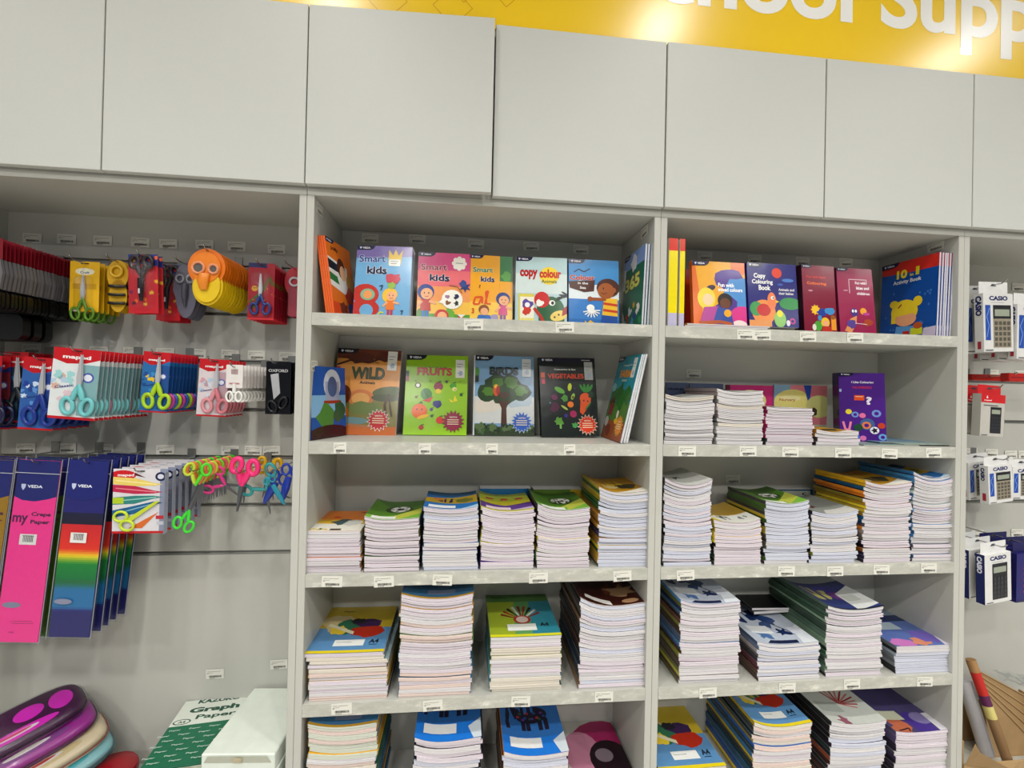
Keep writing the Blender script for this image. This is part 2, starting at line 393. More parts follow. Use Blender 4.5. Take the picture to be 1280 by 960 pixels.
# ------------------------------------------------------------ wall cupboards above
def cupboard(x0, label, offs):
    t = thing('wall_cupboard', (x0, 0, 0), label, 'cupboard', 'grey cupboards above the shelves'); org = Vector((x0, 0, 0))
    mb = MB()
    for a, b in (((x0+.0005, .002, 1.945), (x0+.9995, D+.018, 1.963)), ((x0+.0005, .002, 2.408), (x0+.9995, D+.018, 2.4255)), ((x0+.0005, .002, 1.964), (x0+.018, D+.018, 2.407)),
                 ((x0+.982, .002, 1.964), (x0+.9995, D+.018, 2.407)), ((x0+.018, D, 1.964), (x0+.982, D+.018, 2.407))):
        mb.box(Vector(a)-org, Vector(b)-org, (1, 1, 1), LAM)
    mb.build('carcass', LAM, t)
    for k, (dy, ang) in enumerate(offs):
        mb = MB(); w = .4965; mb.box((0, -.018, 0), (w, 0, ZDT-ZDB), (1, 1, 1), DOORM, .0012)
        o = mb.build('door', DOORM, t); o.location = (.00175+.5*k, -.003+dy, ZDB); o.rotation_euler = (0, 0, ang)
cupboard(-2.0, 'grey cupboard pair beyond the left end, out at the picture edge', [(0, 0), (0, 0)])
cupboard(-1.0, 'grey cupboard above the hanging scissors at the left', [(0, 0), (0, 0)])
cupboard(0.0, 'grey cupboard with one door slightly ajar above the smiling-children books', [(0, -.04), (.002, 0)])
cupboard(1.0, 'grey cupboard above the yellow-spined books and purple colouring books', [(0, 0), (0, 0)])
cupboard(2.0, 'grey cupboard at the right edge above the calculators', [(0, 0), (0, 0)])

# ------------------------------------------------------------ yellow sign
def sign():
    t = thing('wall_sign', (0, 0, 2.4265), 'glossy yellow sign with white School Supplies lettering above the cupboards', 'sign')
    ym = mat('yellow_gloss_vinyl', '#f0c600', .28, noise=.02, nscale=2, bump=.05, coat=0)
    mb = MB(); mb.box((-2, -.004, 0), (3, .012, .70), (1, 1, 1), ym); sb = mb.build('sign_board', ym, t)
    wm = mat('white_vinyl_letters', '#f1f1ee', .3, noise=.02, nscale=3, coat=.3)
    v, f = glyphs('School Supplies', .026)
    vh, _ = glyphs('Sc', .026); vu, _ = glyphs('School Su', .026)
    xh = max(p[0] for p in vh)+.095; xu = max(p[0] for p in vu)
    k = (1.95-1.112)/(xu-xh); ox = 1.112-xh*k
    mb = MB(); mb.add([(ox+x*k, -.0046, 2.565-2.4265+y*k*.92) for x, y in v], f, (1, 1, 1), wm); mb.build('lettering', wm, t)
    lm = mat('ochre_line_print', '#d9a50c', .25, coat=.4)
    mb = MB()
    for cx, cz in ((.05, .12), (.17, .12), (.29, .12), (.41, .12), (.53, .12), (.11, .18), (.23, .18), (.35, .18), (.47, .18), (.2, .05), (.38, .05)):
        r = .055
        for a in range(4):
            p = Vector((cx+r*math.cos(a*PI/2), 0, cz+r*math.sin(a*PI/2))); q = Vector((cx+r*math.cos((a+1)*PI/2), 0, cz+r*math.sin((a+1)*PI/2)))
            n = Vector((-(q-p).z, 0, (q-p).x)).normalized()*.0012; o = Vector((0, -.0044, 0))
            mb.add([p+n+o, p-n+o, q-n+o, q+n+o], [(0, 1, 2, 3)], (1, 1, 1), lm)
    mb.build('diamond_pattern', lm, t)
sign()

# ------------------------------------------------------------ books lying in stacks
def art_strips(mb, A, w, top, m, nx=8, y0=0):
    for layer, pts, faces, c in A.out:
        for fc in faces:
            P = [pts[i] for i in fc]
            for i in range(nx):
                a, b = i/nx, (i+1)/nx
                if max(p[0] for p in P) <= a or min(p[0] for p in P) >= b: continue
                q = P
                for lim, sg in ((a, 1), (b, -1)):
                    out = []
                    for k in range(len(q)):
                        p, r = q[k-1], q[k]; dp, dr = (p[0]-lim)*sg, (r[0]-lim)*sg
                        if (dp >= 0) != (dr >= 0):
                            t = dp/(dp-dr); out.append((p[0]+(r[0]-p[0])*t, p[1]+(r[1]-p[1])*t))
                        if dr >= 0: out.append(r)
                    q = out
                    if len(q) < 3: break
                if len(q) >= 3: mb.add([((x-.5)*w, y0+y*w, top((x-.5)*w, 0)+.0001*layer) for x, y in q], [tuple(range(len(q)))], c, m)
def lying_book(name, w, L, t, sb, st, page, ccol, A=None, scol=None, rnd=R, sub=3, shape=(0, 0, 0)):
    as_, ph, am = shape
    f = lambda x: (2*x/w)**2*(1+as_*2*x/w)
    wv = lambda x: am*math.sin(x/w*5+ph)
    zb = lambda x, y: sb*f(x)+wv(x)*min(1, sb/.002); zt = lambda x, y: st*f(x)+t+wv(x)*min(1, st/.002)
    pg = MB(); cv = MB(); ct = .0003
    for i in range(sub):
        a, b = i/sub, (i+1)/sub; q = ct/t
        lo = lambda x, y, a=a: zb(x, y)+(zt(x, y)-zb(x, y))*(q+(1-2*q)*a)+.00005
        hi = lambda x, y, b=b: zb(x, y)+(zt(x, y)-zb(x, y))*(q+(1-2*q)*b)-.00042
        fy = rnd.uniform(-.0018, .0012)
        pg.slab(-w/2+.0009, w/2-rnd.uniform(.0004, .0035), fy+.0004, L-.001, lo, hi, 6, 1, m=PAPERS[page])
    yc = 0 if A else .004
    cv.slab(-w/2, w/2, yc, L, lambda x, y: zt(x, y)-ct, zt, 8, 1, ccol, PRINT)
    cv.slab(-w/2, w/2, .004, L, zb, lambda x, y: zb(x, y)+ct, 6, 1, ccol, PRINT)
    cv.slab(-w/2-.0007, -w/2, 0, L, lambda x, y: zb(x, y)+t*.06, lambda x, y: zt(x, y)-t*.08, 1, 1, scol or ccol, PRINT)
    cv.slab(-w/2-.0004, -w/2, 0, L, lambda x, y: zt(x, y)-t*.3, lambda x, y: zt(x, y)-t*.01, 1, 1, '#9a9c98', PRINT)
    if A: art_strips(cv, A, w, zt, PRINT)
    return pg, cv
def stack(z, u0, u1, ub, vt, where, top_label, group, A, kind, L, pages, cols, y0=.012, n=None, sag=.006, rot=0, lean=0, t=.0105, xy=None, spread=.0016, nmin=1, topdx=0):
    """one stack: every book of it a thing with pages and cover"""
    vm = 520 if z > 1.2 else 650 if z > .8 else 800 if z > .5 else 930
    x0 = aty(u0, vm, y0).x; x1 = aty(u1, vm, y0).x; w = x1-x0-.003; xc = (x0+x1)/2
    H = aty((u0+u1)/2, vt, y0).z-z
    n = n or max(nmin, round(H/t)); t = (H-.0005)/n
    cat = kind.replace('_', ' ')
    shp = (R.uniform(-.5, .1), R.uniform(0, 6), R.uniform(.0004, .0014)*(1 if sag > .0015 else .2)); cur = 0
    for k in range(n):
        top = k == n-1; q = (k+.5)/n
        if k and R.random() < .16 and sag > .0015: cur += R.uniform(.0008, .0024)
        sb = cur; cur += sag/n*R.uniform(.5, 1.3); st = cur
        cc = cols[int(q*len(cols)) % len(cols)] if R.random() < .68 else R.choice(cols)
        kk = R.uniform(.7, 1.25); cc = tuple(min(1, int(cc[i:i+2], 16)/255*kk) for i in (1, 3, 5))
        a = A(w, L) if (top and A) else None
        pg, cv = lying_book(kind, w+R.uniform(-.001, .0015), L, t-.00035, sb, st, pages[int(R.random()*len(pages))], cc, a, shape=shp)
        jx, jy, jr = (R.gauss(0, spread), R.uniform(-.004, .004)*(.3 if spread < .001 else 1), R.gauss(0, .006))
        if y0+jy < .0005: jy = .0005-y0
        e = thing(kind, (xc+jx+lean*k/n+(topdx if k >= n-2 else 0), y0+jy, z+.0004+k*t), top_label if top else '%s under the top one, %s' % (cat, where), cat, None if top else group, (0, 0, rot+jr))
        pg.build('pages', parent=e); cv.build('cover', parent=e)
    return xc, w, z+H

def band(A, v0, v1, c): A.rect(0, v0, 1, v1-v0, c)
def a_orange(w, L):
    A = Art(w, L); h = A.h; band(A, 0, h, '#e08a2a'); band(A, 0, h*.42, '#f3f1e6'); A.poly([(0, h*.35), (1, h*.3), (1, h*.5), (0, h*.55)], '#e9c33a')
    A.blob(.55, h*.42, .22, '#4f6a6d', 3, ry=.8); A.blob(.75, h*.36, .17, '#dcdcd6', 5); A.ell(.35, h*.66, .07, .05, '#cc3b26'); A.ell(.2, h*.5, .1, .06, '#d8a92c')
    for k in range(5): A.ell(.06+.07*k, .09+.03*(k % 2), .035, .03, '#f0d22f')
    A.rect(.22, .08, .04, .08, '#3b6a55'); A.rect(.42, .04, .2, .09, '#5a4a44'); A.text('PREP', .76, h*.86, .18, .07, '#59341d', .03); return A
def a_football(w, L):
    A = Art(w, L); h = A.h; band(A, 0, h, '#5d8a2c'); A.poly([(0, h), (.5, h*.5), (1, h*.75), (1, h)], '#47731f'); A.poly([(0, 0), (1, 0), (1, h*.3), (0, h*.15)], '#8cc152')
    A.poly([(.55, 0), (1, h*.25), (1, h*.55), (.5, h*.2)], '#c7cc5a'); A.ell(.55, h*.52, .27, .24, '#39561d'); A.ell(.57, h*.53, .19, .2, '#e4e6df')
    A.star(.57, h*.53, .09, .07, 5, '#22251f')
    for k in range(5): A.ell(.57+.15*math.cos(k*1.257+.6), h*.53+.15*math.sin(k*1.257+.6), .035, .03, '#2a2d27', n=8)
    A.rect(.1, .06, .45, .15, '#f3f4ef'); band(A, 0, .025, '#f3f4ef'); return A
def a_bluekid(w, L):
    A = Art(w, L); h = A.h; band(A, 0, h, '#2f7fc0'); band(A, h*.75, h, '#336a93'); A.poly([(0, h*.35), (1, h*.3), (1, h*.75), (0, h*.6)], '#d6b638')
    A.blob(.45, h*.5, .18, '#3a2b62', 4); A.ell(.25, h*.56, .12, .1, '#e09a45'); A.blob(.75, h*.48, .17, '#8f8f36', 8); A.rect(.08, .1, .5, .17, '#eef1f4'); A.poly([(.6, 0), (1, 0), (1, .2)], '#b6d7ee')
    A.text('PREP', .72, h*.86, .2, .07, '#1e3350', .03); band(A, 0, .03, '#eef1f4'); return A
def a_yelpurple(w, L):
    A = Art(w, L); h = A.h; band(A, 0, h, '#b6bd33'); band(A, 0, h*.4, '#6d4696'); A.poly([(0, h*.38), (.5, h*.3), (1, h*.42), (1, h*.55), (0, h*.5)], '#d9cf2f')
    for x in (.2, .5, .8): A.blob(x, h*.66, .08, '#b7492c', int(x*10)); A.ell(x, h*.6, .04, .03, '#e7a23c')
    A.rect(.1, .08, .47, .17, '#e7d5dc'); A.poly([(.55, .1), (1, .05), (1, .2)], '#cdbfe0'); band(A, 0, .05, '#ecea4a'); return A
def a_yellowbrown(w, L):
    A = Art(w, L); h = A.h; band(A, 0, h, '#c79a2a'); A.blob(.5, h*.6, .25, '#e0c344', 3); A.blob(.7, h*.4, .2, '#4e4a33', 6); A.blob(.35, h*.35, .16, '#ead9a0', 2); A.poly([(.3, 0), (1, 0), (1, .3)], '#f2efe4'); return A
def a_a4swirl(w, L):
    A = Art(w, L); h = A.h; band(A, 0, h, '#6f9fc9'); band(A, h*.5, h, '#cdb63b'); A.blob(.2, h*.62, .22, '#d8c89a', 1); A.blob(.42, h*.52, .2, '#3c7f61', 2); A.blob(.66, h*.6, .2, '#4a2a5f', 3, ry=.6)
    A.blob(.72, h*.42, .24, '#c43c22', 4, ry=.7); A.blob(.5, h*.65, .12, '#2b2734', 7, ry=.7); A.blob(.28, h*.45, .12, '#efd64a', 9)
    A.poly([(.1, h*.55), (.5, h*.36), (.5, h*.42), (.12, h*.6)], '#e8e2c4'); A.text('Papyr', .22, h*.86, .18, .05, '#4a4a2a', .02)
    A.rect(.3, h*.13, .4, .15, '#f2f3f0'); A.rect(.33, h*.2, .2, .008, '#888'); A.text('A4', .76, h*.17, .13, .1, '#26313f', .03); A.rect(.77, h*.14, .11, .012, '#26313f'); band(A, .0, .06, '#ecd92d'); return A
def a_a4blueplain(w, L):
    A = Art(w, L); h = A.h; band(A, 0, h, '#4f7fa3'); A.ell(.55, h*.3, .25, .1, '#6f8fb0'); A.rect(.32, h*.1, .42, .13, '#8793ad'); A.blob(.5, h*.65, .3, '#d0b744', 4); band(A, 0, .045, '#c9a23a'); return A
def a_a4teal(w, L):
    A = Art(w, L); h = A.h; band(A, 0, h, '#a9b93a'); A.poly([(.42, 0), (1, 0), (1, h), (.55, h)], '#3f97a8'); A.poly([(.35, 0), (.6, 0), (.68, h), (.45, h)], '#74ab6e'); A.poly([(0, h*.8), (1, h*.8), (1, h), (0, h)], '#5f8a4a')
    for k in range(9):
        a = .35+k*.3; A.poly([(.5, h*.36), (.5+.32*math.cos(a), h*.4+.36*math.sin(a)), (.5+.32*math.cos(a+.16), h*.4+.36*math.sin(a+.16))], ['#8f2f2f', '#d9d9d4', '#33302f', '#a8433c'][k % 4])
    A.ell(.5, h*.36, .13, .12, '#b44440'); A.ell(.5, h*.36, .09, .09, '#d8c8bd'); A.rect(.26, h*.12, .42, .18, '#eef0ea'); A.text('Papyrus', .08, h*.88, .24, .07, '#2d3a1d', .02)
    A.text('A4', .74, h*.2, .13, .1, '#26313f', .03); band(A, 0, .06, '#e6e33a'); return A
def a_a4dark(w, L):
    A = Art(w, L); h = A.h; band(A, 0, h, '#4a2119'); A.blob(.6, h*.6, .3, '#74402c', 3, k=.5); A.blob(.3, h*.7, .2, '#2a1412', 5); A.blob(.75, h*.35, .2, '#a88a6a', 8, k=.5); A.blob(.5, h*.85, .2, '#c0a692', 6, k=.6)
    A.poly([(.12, .18), (.5, .04), (.5, .16), (.14, .3)], '#efece8'); A.ell(.8, .13, .13, .06, '#c79f7c'); band(A, 0, .02, '#e9dcd6'); return A
def a_a4elephant(w, L):
    A = Art(w, L); h = A.h; band(A, 0, h, '#3f7fc0'); band(A, 0, h*.26, '#2f8be0')
    A.ell(.5, h*.62, .3, .2, '#2c2440'); A.ell(.22, h*.68, .13, .13, '#2c2440'); A.line([(.14, h*.66), (.1, h*.5), (.12, h*.38)], .07, '#2c2440')
    for x in (.34, .42, .62, .72): A.rect(x, h*.36, .07, .26, '#2c2440')
    for k in range(12): A.ell(.3+.04*k, h*(.58+.06*math.sin(k*2)), .03, .03, ['#b03a44', '#3c6a4a', '#6d4a94', '#2f5b9c'][k % 4], n=8)
    A.poly([(.88, 0), (1, 0), (1, .4), (.8, .25)], '#dbe4ea'); A.rect(.12, h*.1, .5, .2, '#f0f0ee'); return A
def a_a4bluewhite(w, L):
    A = Art(w, L); h = A.h; band(A, 0, h, '#c8d0dc'); A.blob(.3, h*.7, .28, '#2b3f6d', 2, k=.5); A.blob(.6, h*.5, .14, '#3c5a8c', 5, k=.6); A.blob(.65, h*.25, .12, '#1f3568', 7, k=.6); A.blob(.3, h*.2, .12, '#5f83b2', 9, k=.6)
    A.line([(.35, .9*h), (.6, h*.5), (.8, h*.2)], .02, '#2b3a5c'); A.rect(.14, h*.24, .36, .22, '#eceef0'); A.poly([(.2, .03), (.7, .02), (.72, .1), (.3, .12)], '#2a335c'); A.poly([(.75, 0), (1, 0), (1, .5), (.85, .4)], '#e8edf2'); A.rect(.78, h*.2, .14, .18, '#dfe3ee'); return A
def a_a4purpleyellow(w, L):
    A = Art(w, L); h = A.h; band(A, 0, h, '#3c4a86'); band(A, h*.7, h, '#b9c2c4'); A.blob(.25, h*.4, .25, '#c9c27a', 2); A.blob(.5, h*.5, .2, '#3f3a94', 3); A.blob(.62, h*.35, .16, '#7a3f8f', 6); A.poly([(.55, .0), (1, .1), (1, h*.55), (.6, h*.4)], '#e4e6e4'); A.rect(.62, h*.2, .24, .2, '#cfd2cc'); band(A, 0, .03, '#20232e'); return A
def a_a4lilac(w, L):
    A = Art(w, L); h = A.h; band(A, 0, h, '#6b82bd'); band(A, h*.7, h, '#8b9aa6'); band(A, h*.55, h*.7, '#2f3f6c'); A.blob(.2, .1, .25, '#d58acb', 3, ry=.5); A.blob(.6, .12, .18, '#e09a7c', 5, ry=.6); A.blob(.8, h*.2, .2, '#7f6fc0', 6); A.rect(.22, h*.36, .42, .24, '#b9c9d2'); A.poly([(.9, 0), (1, 0), (1, .3)], '#e6e1ef'); return A
def a_a4dracaena(w, L):
    A = Art(w, L); h = A.h; band(A, 0, h, '#cfd3cd'); A.blob(.25, h*.75, .25, '#5b5a72', 4, k=.5)
    for k in range(10): A.line([(.55, h*.35), (.55+.35*math.cos(-.8+k*.3), h*.4+.3*math.sin(-.8+k*.3))], .03, '#a93a3f' if k % 2 else '#c98a86')
    A.ell(.78, h*.72, .08, .07, '#35574a'); A.rect(.08, h*.2, .42, .24, '#b7bdb6'); A.blob(.3, .08, .1, '#a26a7a', 3, k=.6); return A
def a_a4violet(w, L):
    A = Art(w, L); h = A.h; band(A, 0, h, '#5c5480'); A.blob(.62, .2, .25, '#59419a', 3); A.blob(.2, .1, .2, '#c4785a', 5, k=.5); A.ell(.78, .3, .17, .14, '#8f86b4'); A.poly([(.85, 0), (1, 0), (1, .4), (.9, .4)], '#e3e0e6'); A.rect(.08, h*.2, .4, .22, '#cfd0bb'); A.line([(.1, .03), (.35, .1), (.3, .02)], .02, '#2b1a2c'); return A
def a_whitefloral(w, L):
    A = Art(w, L); h = A.h; band(A, 0, h, '#d9dad6'); A.blob(.4, h*.5, .2, '#5c5f63', 2, k=.5); A.rect(.1, .1, .3, .12, '#f2f2ef'); return A
def a_yelwhite(w, L):
    A = Art(w, L); h = A.h; band(A, 0, h, '#c9a84c'); A.poly([(0, 0), (1, 0), (1, .5), (.3, .5), (0, .25)], '#e9e9e2'); A.blob(.4, .35, .13, '#5a635e', 3, k=.5); A.blob(.8, .3, .12, '#8b938f', 4, k=.4); A.poly([(0, 0), (.2, 0), (.05, .35), (0, .4)], '#ecd74e'); return A
def a_red(w, L):
    A = Art(w, L); h = A.h; band(A, 0, h, '#a2a6a2'); A.blob(.4, h*.5, .22, '#7c3f3a', 4, k=.4); A.poly([(.3, 0), (1, 0), (1, .3), (.5, .3)], '#dcdcd9'); return A

GA5 = lambda w: 'exercise books in the '+w
# (z, left px, right px, top px, where, top label, art, pages, spine colours, extras)
A5 = [
 (Z3, 382, 453, 664, 'stack with the orange and white top cover', 'exercise book with orange and white cover on top of the leftmost stack, third shelf', a_orange, 'pppw', ['#d98a3c', '#e6c94a', '#c9c9c4'], dict(sag=0.0010)),
 (Z3, 456, 526, 650, 'left one of the two football-topped stacks, left bay', 'exercise book with green football cover beside the orange-topped stack', a_football, 'pppw', ['#5f8a3c', '#3b3b3b', '#a08a3c'], dict(sag=0.0030)),
 (Z3, 529, 599, 636, 'blue-topped stack on the third shelf of the left bay', 'exercise book with blue and yellow cover topping its stack, third shelf', a_bluekid, 'bwwp', ['#2f6fa8', '#3b3b44', '#6a8fb5'], dict(sag=0.0030)),
 (Z3, 601, 669, 639, 'stack topped with a purple and yellow cover', 'exercise book with purple and yellow-green cover topping its stack', a_yelpurple, 'pppw', ['#6d4696', '#c9c23f', '#3b3b3b'], dict(sag=0.0060)),
 (Z3, 671, 738, 638, 'right one of the two football-topped stacks, left bay', 'exercise book with green football cover right of the purple-topped stack', a_football, 'pppw', ['#5f8a3c', '#c9b23f', '#3b3b3b'], dict(sag=0.0060)),
 (Z3, 748, 812, 616, 'ochre-topped tall stack by the divider, left bay', 'exercise book with ochre cover topping the tallest stack by the divider', a_yellowbrown, 'bbbw', ['#4e8a3c', '#d9a93f', '#6a5a8f', '#b98a3a', '#3f7a3f', '#c9b23f'], dict(sag=0.0090, lean=-.001)),
 (Z2, 830.5, 893, 497, 'leftmost stack under the yellow-spined books', 'exercise book with white page edges topping the leftmost stack, second shelf of right bay', a_whitefloral, 'wwc', ['#3b3b3b', '#8a8f94'], dict(sag=0.0105)),
 (Z2, 896, 955, 490, 'tallest white-edged stack in front of the magenta standing book', 'exercise book topping the white stack in front of the magenta standing book', a_whitefloral, 'wwc', ['#c9c9c4', '#b8a8a8'], dict(sag=0.0060)),
 (Z2, 958, 1018, 511, 'stack with pink covers along its left side', 'exercise book with pink cover edge topping the pink-sided stack', a_whitefloral, 'wpp', ['#3f4a44', '#5a6a5f', '#c93a7f', '#c93a7f'], dict(sag=0.0060)),
 (Z2, 1020, 1075, 540, 'lowest stack in front of the purple standing book', 'exercise book with brownish cover topping the short stack before the purple book', a_yellowbrown, 'wwp', ['#4a4440', '#b98a3a'], dict(sag=0.0045, nmin=4)),
 (Z3, 829, 890, 606, 'tall white-topped stack at the left, right bay', 'exercise book with lifted white cover topping the tall left stack, right bay', a_whitefloral, 'bbwp', ['#3b3b3b', '#6a6a70'], dict(sag=0.0135)),
 (Z3, 893, 953, 654, 'short stack with yellow and white cover', 'exercise book with yellow and white cover topping the short stack beside the tall one', a_yelwhite, 'pppw', ['#3f5a3c', '#3b3b3b', '#d9c23f', '#e0c93f'], dict(sag=0.0105)),
 (Z3, 956, 1012, 630, 'football-topped stack of the right bay', 'exercise book with yellow-green football cover topping a stack in the right bay', a_football, 'bwb', ['#4a4a44', '#6a6a5a', '#c9b23f', '#5f8a3c'], dict(sag=0.0045)),
 (Z3, 1014, 1073, 642, 'stack with dark and olive left edges', 'exercise book with reddish-grey cover topping the stack with olive edges', a_red, 'bbww', ['#2f3040', '#2f3040', '#5a5f3c', '#b0b048', '#8a8a3c'], dict(sag=0.0090, spread=.0028)),
 (Z3, 1078, 1138, 606, 'stack with orange and yellow covers showing', 'exercise book with orange spine topping the stack of orange and yellow covers', a_yellowbrown, 'wppw', ['#3a3450', '#3a3450', '#8a8078', '#6a6a78', '#2f7fb0', '#d9c23f', '#d98a2a', '#e6b92a'], dict(sag=0.0090, lean=.006, spread=.0028)),
 (Z3, 1140, 1196, 598, 'rightmost tall stack, blue covers showing at its left', 'exercise book with blue cover topping the rightmost tall stack', a_bluekid, 'wwpw', ['#4a5060', '#3f7fb0', '#3f7fb0', '#8aa8b8', '#3f7fb0', '#a8b8b8', '#4a8fc0'], dict(sag=0.0090, lean=.002, spread=.0024)),
]
for z, u0, u1, vt, wh, tl, art, pg, cols, kw in A5:
    kw = dict(kw); stack(z, u0, u1, 0, vt, wh, tl, GA5(wh), art, 'exercise_book', .2, pg, cols, **kw)
GA4 = lambda w: 'notebooks in the '+w
A4 = [
 (Z4, 386, 486, 816, 'stack with the swirled cover on the fourth shelf', 'A4 notebook with swirled blue and red cover topping the left stack, fourth shelf', a_a4swirl, 'cwpo', ['#3c4a44', '#c9a83f', '#7f8f94'], dict(sag=0.0010, spread=.0018, topdx=-.012)),
 (Z4, 499, 591, 748, 'tall stack whose blue top touches the shelf above it', 'A4 notebook with plain blue cover topping the tall stack under the shelf', a_a4blueplain, 'pwpo', ['#3f7fa3', '#8aa86a', '#c9a23a'], dict(sag=0.0060, spread=.002)),
 (Z4, 613, 703, 796, 'stack with teal and lime cover on top', 'A4 notebook with teal and lime cover showing a red fan design', a_a4teal, 'ccpw', ['#3f97a8', '#a9b93a', '#4a6a54'], dict(sag=0.0010, spread=.002)),
 (Z4, 724, 808, 758, 'dark red-brown topped stack by the divider', 'A4 notebook with dark red-brown cover topping the stack by the divider', a_a4dark, 'wpbw', ['#5a1f2c', '#2f2a2c', '#3f4a5a', '#6a5a4a', '#3b2f2c', '#4a211c', '#9a7a5c', '#3a1d1a'], dict(sag=0.0090, spread=.0018)),
 (Z5, 384, 472, 908, 'leftmost stack on the bottom shelf', 'A4 notebook with blue cover and yellow edge topping the leftmost bottom stack', a_a4blueplain, 'cowg', ['#2f5f7a', '#3c6a5f', '#c9a23a'], dict(sag=0.0030, spread=.002, t=.0125)),
 (Z5, 517, 602, 926, 'blue-topped stack left of the elephant cover', 'A4 notebook with blue elephant cover half hidden by the shelf, bottom row', a_a4elephant, 'wbp', ['#3f5a8a', '#2f2f38'], dict(sag=0.0090, spread=.003, t=.0125)),
 (Z5, 629, 712, 944, 'stack topped by the clearly visible elephant', 'A4 notebook with blue cover and dark elephant picture, bottom shelf', a_a4elephant, 'wwb', ['#6a4a2c', '#c98a3a', '#2f2a24'], dict(sag=0.0090, spread=.002, t=.0125)),
 (Z4, 849, 925, 755, 'taller of the two ink-splash stacks', 'A4 notebook with blue ink-splash cover topping the tall left stack, right bay', a_a4bluewhite, 'wpww', ['#8a8a3a', '#a8a83a', '#5a4a3a', '#9a9a44', '#3f4f7a', '#6a7a9a', '#4a3a34', '#6a4434', '#3f5f7a', '#5a8ab0'], dict(sag=0.0120, spread=.002)),
 (Z4, 946, 1025, 806, 'lower of the two ink-splash stacks', 'A4 notebook with blue ink-splash cover on the lower middle stack', a_a4bluewhite, 'wwb', ['#5a3a2c', '#6a4434', '#7a4a54', '#9a9494', '#3f4044', '#6a7a94'], dict(sag=0.0090, spread=.003)),
 (Z4, 1032, 1103, 762, 'stack with long dark green left side', 'A4 notebook with indigo and yellow cover topping the dark green-sided stack', a_a4purpleyellow, 'wwpw', ['#3a3f3c', '#6f8a7a', '#3a5a44', '#7d9a84', '#4f7058', '#8aa08c', '#456050'], dict(sag=0.0105, spread=.0018)),
 (Z4, 1119, 1187, 806, 'short stack by the right divider', 'A4 notebook with blue and lilac cover on the short rightmost stack', a_a4lilac, 'wbw', ['#2f3034', '#8a8f94', '#a8b4c0'], dict(sag=0.0010, spread=.001)),
 (Z5, 824, 910, 962, 'swirled-cover stack in the bottom corner, right bay', 'A4 notebook with red and blue swirled cover in the bottom left corner, right bay', a_a4swirl, 'cw', ['#3c4a44'], dict(sag=0.0010, spread=.002, t=.0125)),
 (Z5, 941, 1015, 908, 'bottom shelf stack with yellow and blue spines showing', 'A4 notebook with blue cover, red swirl and yellow edge on the bottom shelf, right bay', a_a4swirl, 'cowp', ['#c9b23f', '#2f5f9a', '#2f5f7a', '#3a4448', '#2f6f9a', '#c9b23f', '#4f5a60', '#3a4a50'], dict(sag=0.0060, spread=.0016, t=.0125)),
 (Z5, 1036, 1106, 904, 'bottom shelf stack with pale plant picture cover', 'A4 notebook with pale cover and red spiky plant on the bottom shelf', a_a4dracaena, 'bbww', ['#3a2f38', '#2f2a30', '#6a3a2c', '#8a4a34', '#2f3a3c', '#26282c', '#3a3f40'], dict(sag=0.0090, spread=.0026, t=.0125)),
 (Z5, 1119, 1185, 914, 'rightmost stack on the bottom shelf', 'A4 notebook with violet cover topping the rightmost bottom stack', a_a4violet, 'wpp', ['#3a3440', '#4a4454', '#5a5070'], dict(sag=0.0075, spread=.0022, t=.0125)),
]
for z, u0, u1, vt, wh, tl, art, pg, cols, kw in A4:
    kw = dict(kw); stack(z, u0, u1, 0, vt, wh, tl, GA4(wh), art, 'notebook', .262, pg, cols, **kw)

# ------------------------------------------------------------ books standing on the shelves
def standing(name, P0, w, yaw, h, t, lean, A, label, cat, group=None, spine='#888888', page='w', n=1, more=None, back='#dddddd', fm=GLOSS, face='#cccccc', gap=.0012, tilt=0, art_spine=None, fan=0):
    """front face towards -y in local space; copies stand behind the first one"""
    e = thing(name, (0, 0, 0), label, cat, group, (-lean, tilt, yaw))
    cv = MB(); pg = MB(); ct = .0006
    cv.box((0, 0, 0), (w, ct, h), face, fm); cv.box((0, t-ct, 0), (w, t, h), back, fm); cv.box((-.0006, 0, 0), (0, t, h), spine, fm)
    if A: cv.art(A, lambda u, v, e2: (u, -.0001-e2, v), fm, .00009)
    if art_spine: art_spine(cv, t, h)
    pg.box((.0006, ct+.0001, .0008), (w-.0012, t-ct-.0001, h-.0008), (1, 1, 1), PAPERS[page])
    cv.build('cover', fm, e); pg.build('pages', PAPERS[page], e)
    e.rotation_mode = 'XYZ'
    e.location = (P0[0], P0[1], P0[2]+t*math.sin(lean)+.0004)
    nx, ny = -math.sin(yaw), math.cos(yaw)
    for k in range(1, n):
        lb = (more or 'book standing behind: '+label); s = (t+gap)*k/math.cos(lean)
        c = dup(e, (P0[0]+nx*s, P0[1]+ny*s, e.location.z), (-lean-fan*k, tilt, yaw+R.uniform(-.01, .01)), lb, group or lb[:40])
    return e
def P(u, v, y, z=None):
    p = aty(u, v, y); return (p.x, y, z if z is not None else p.z)

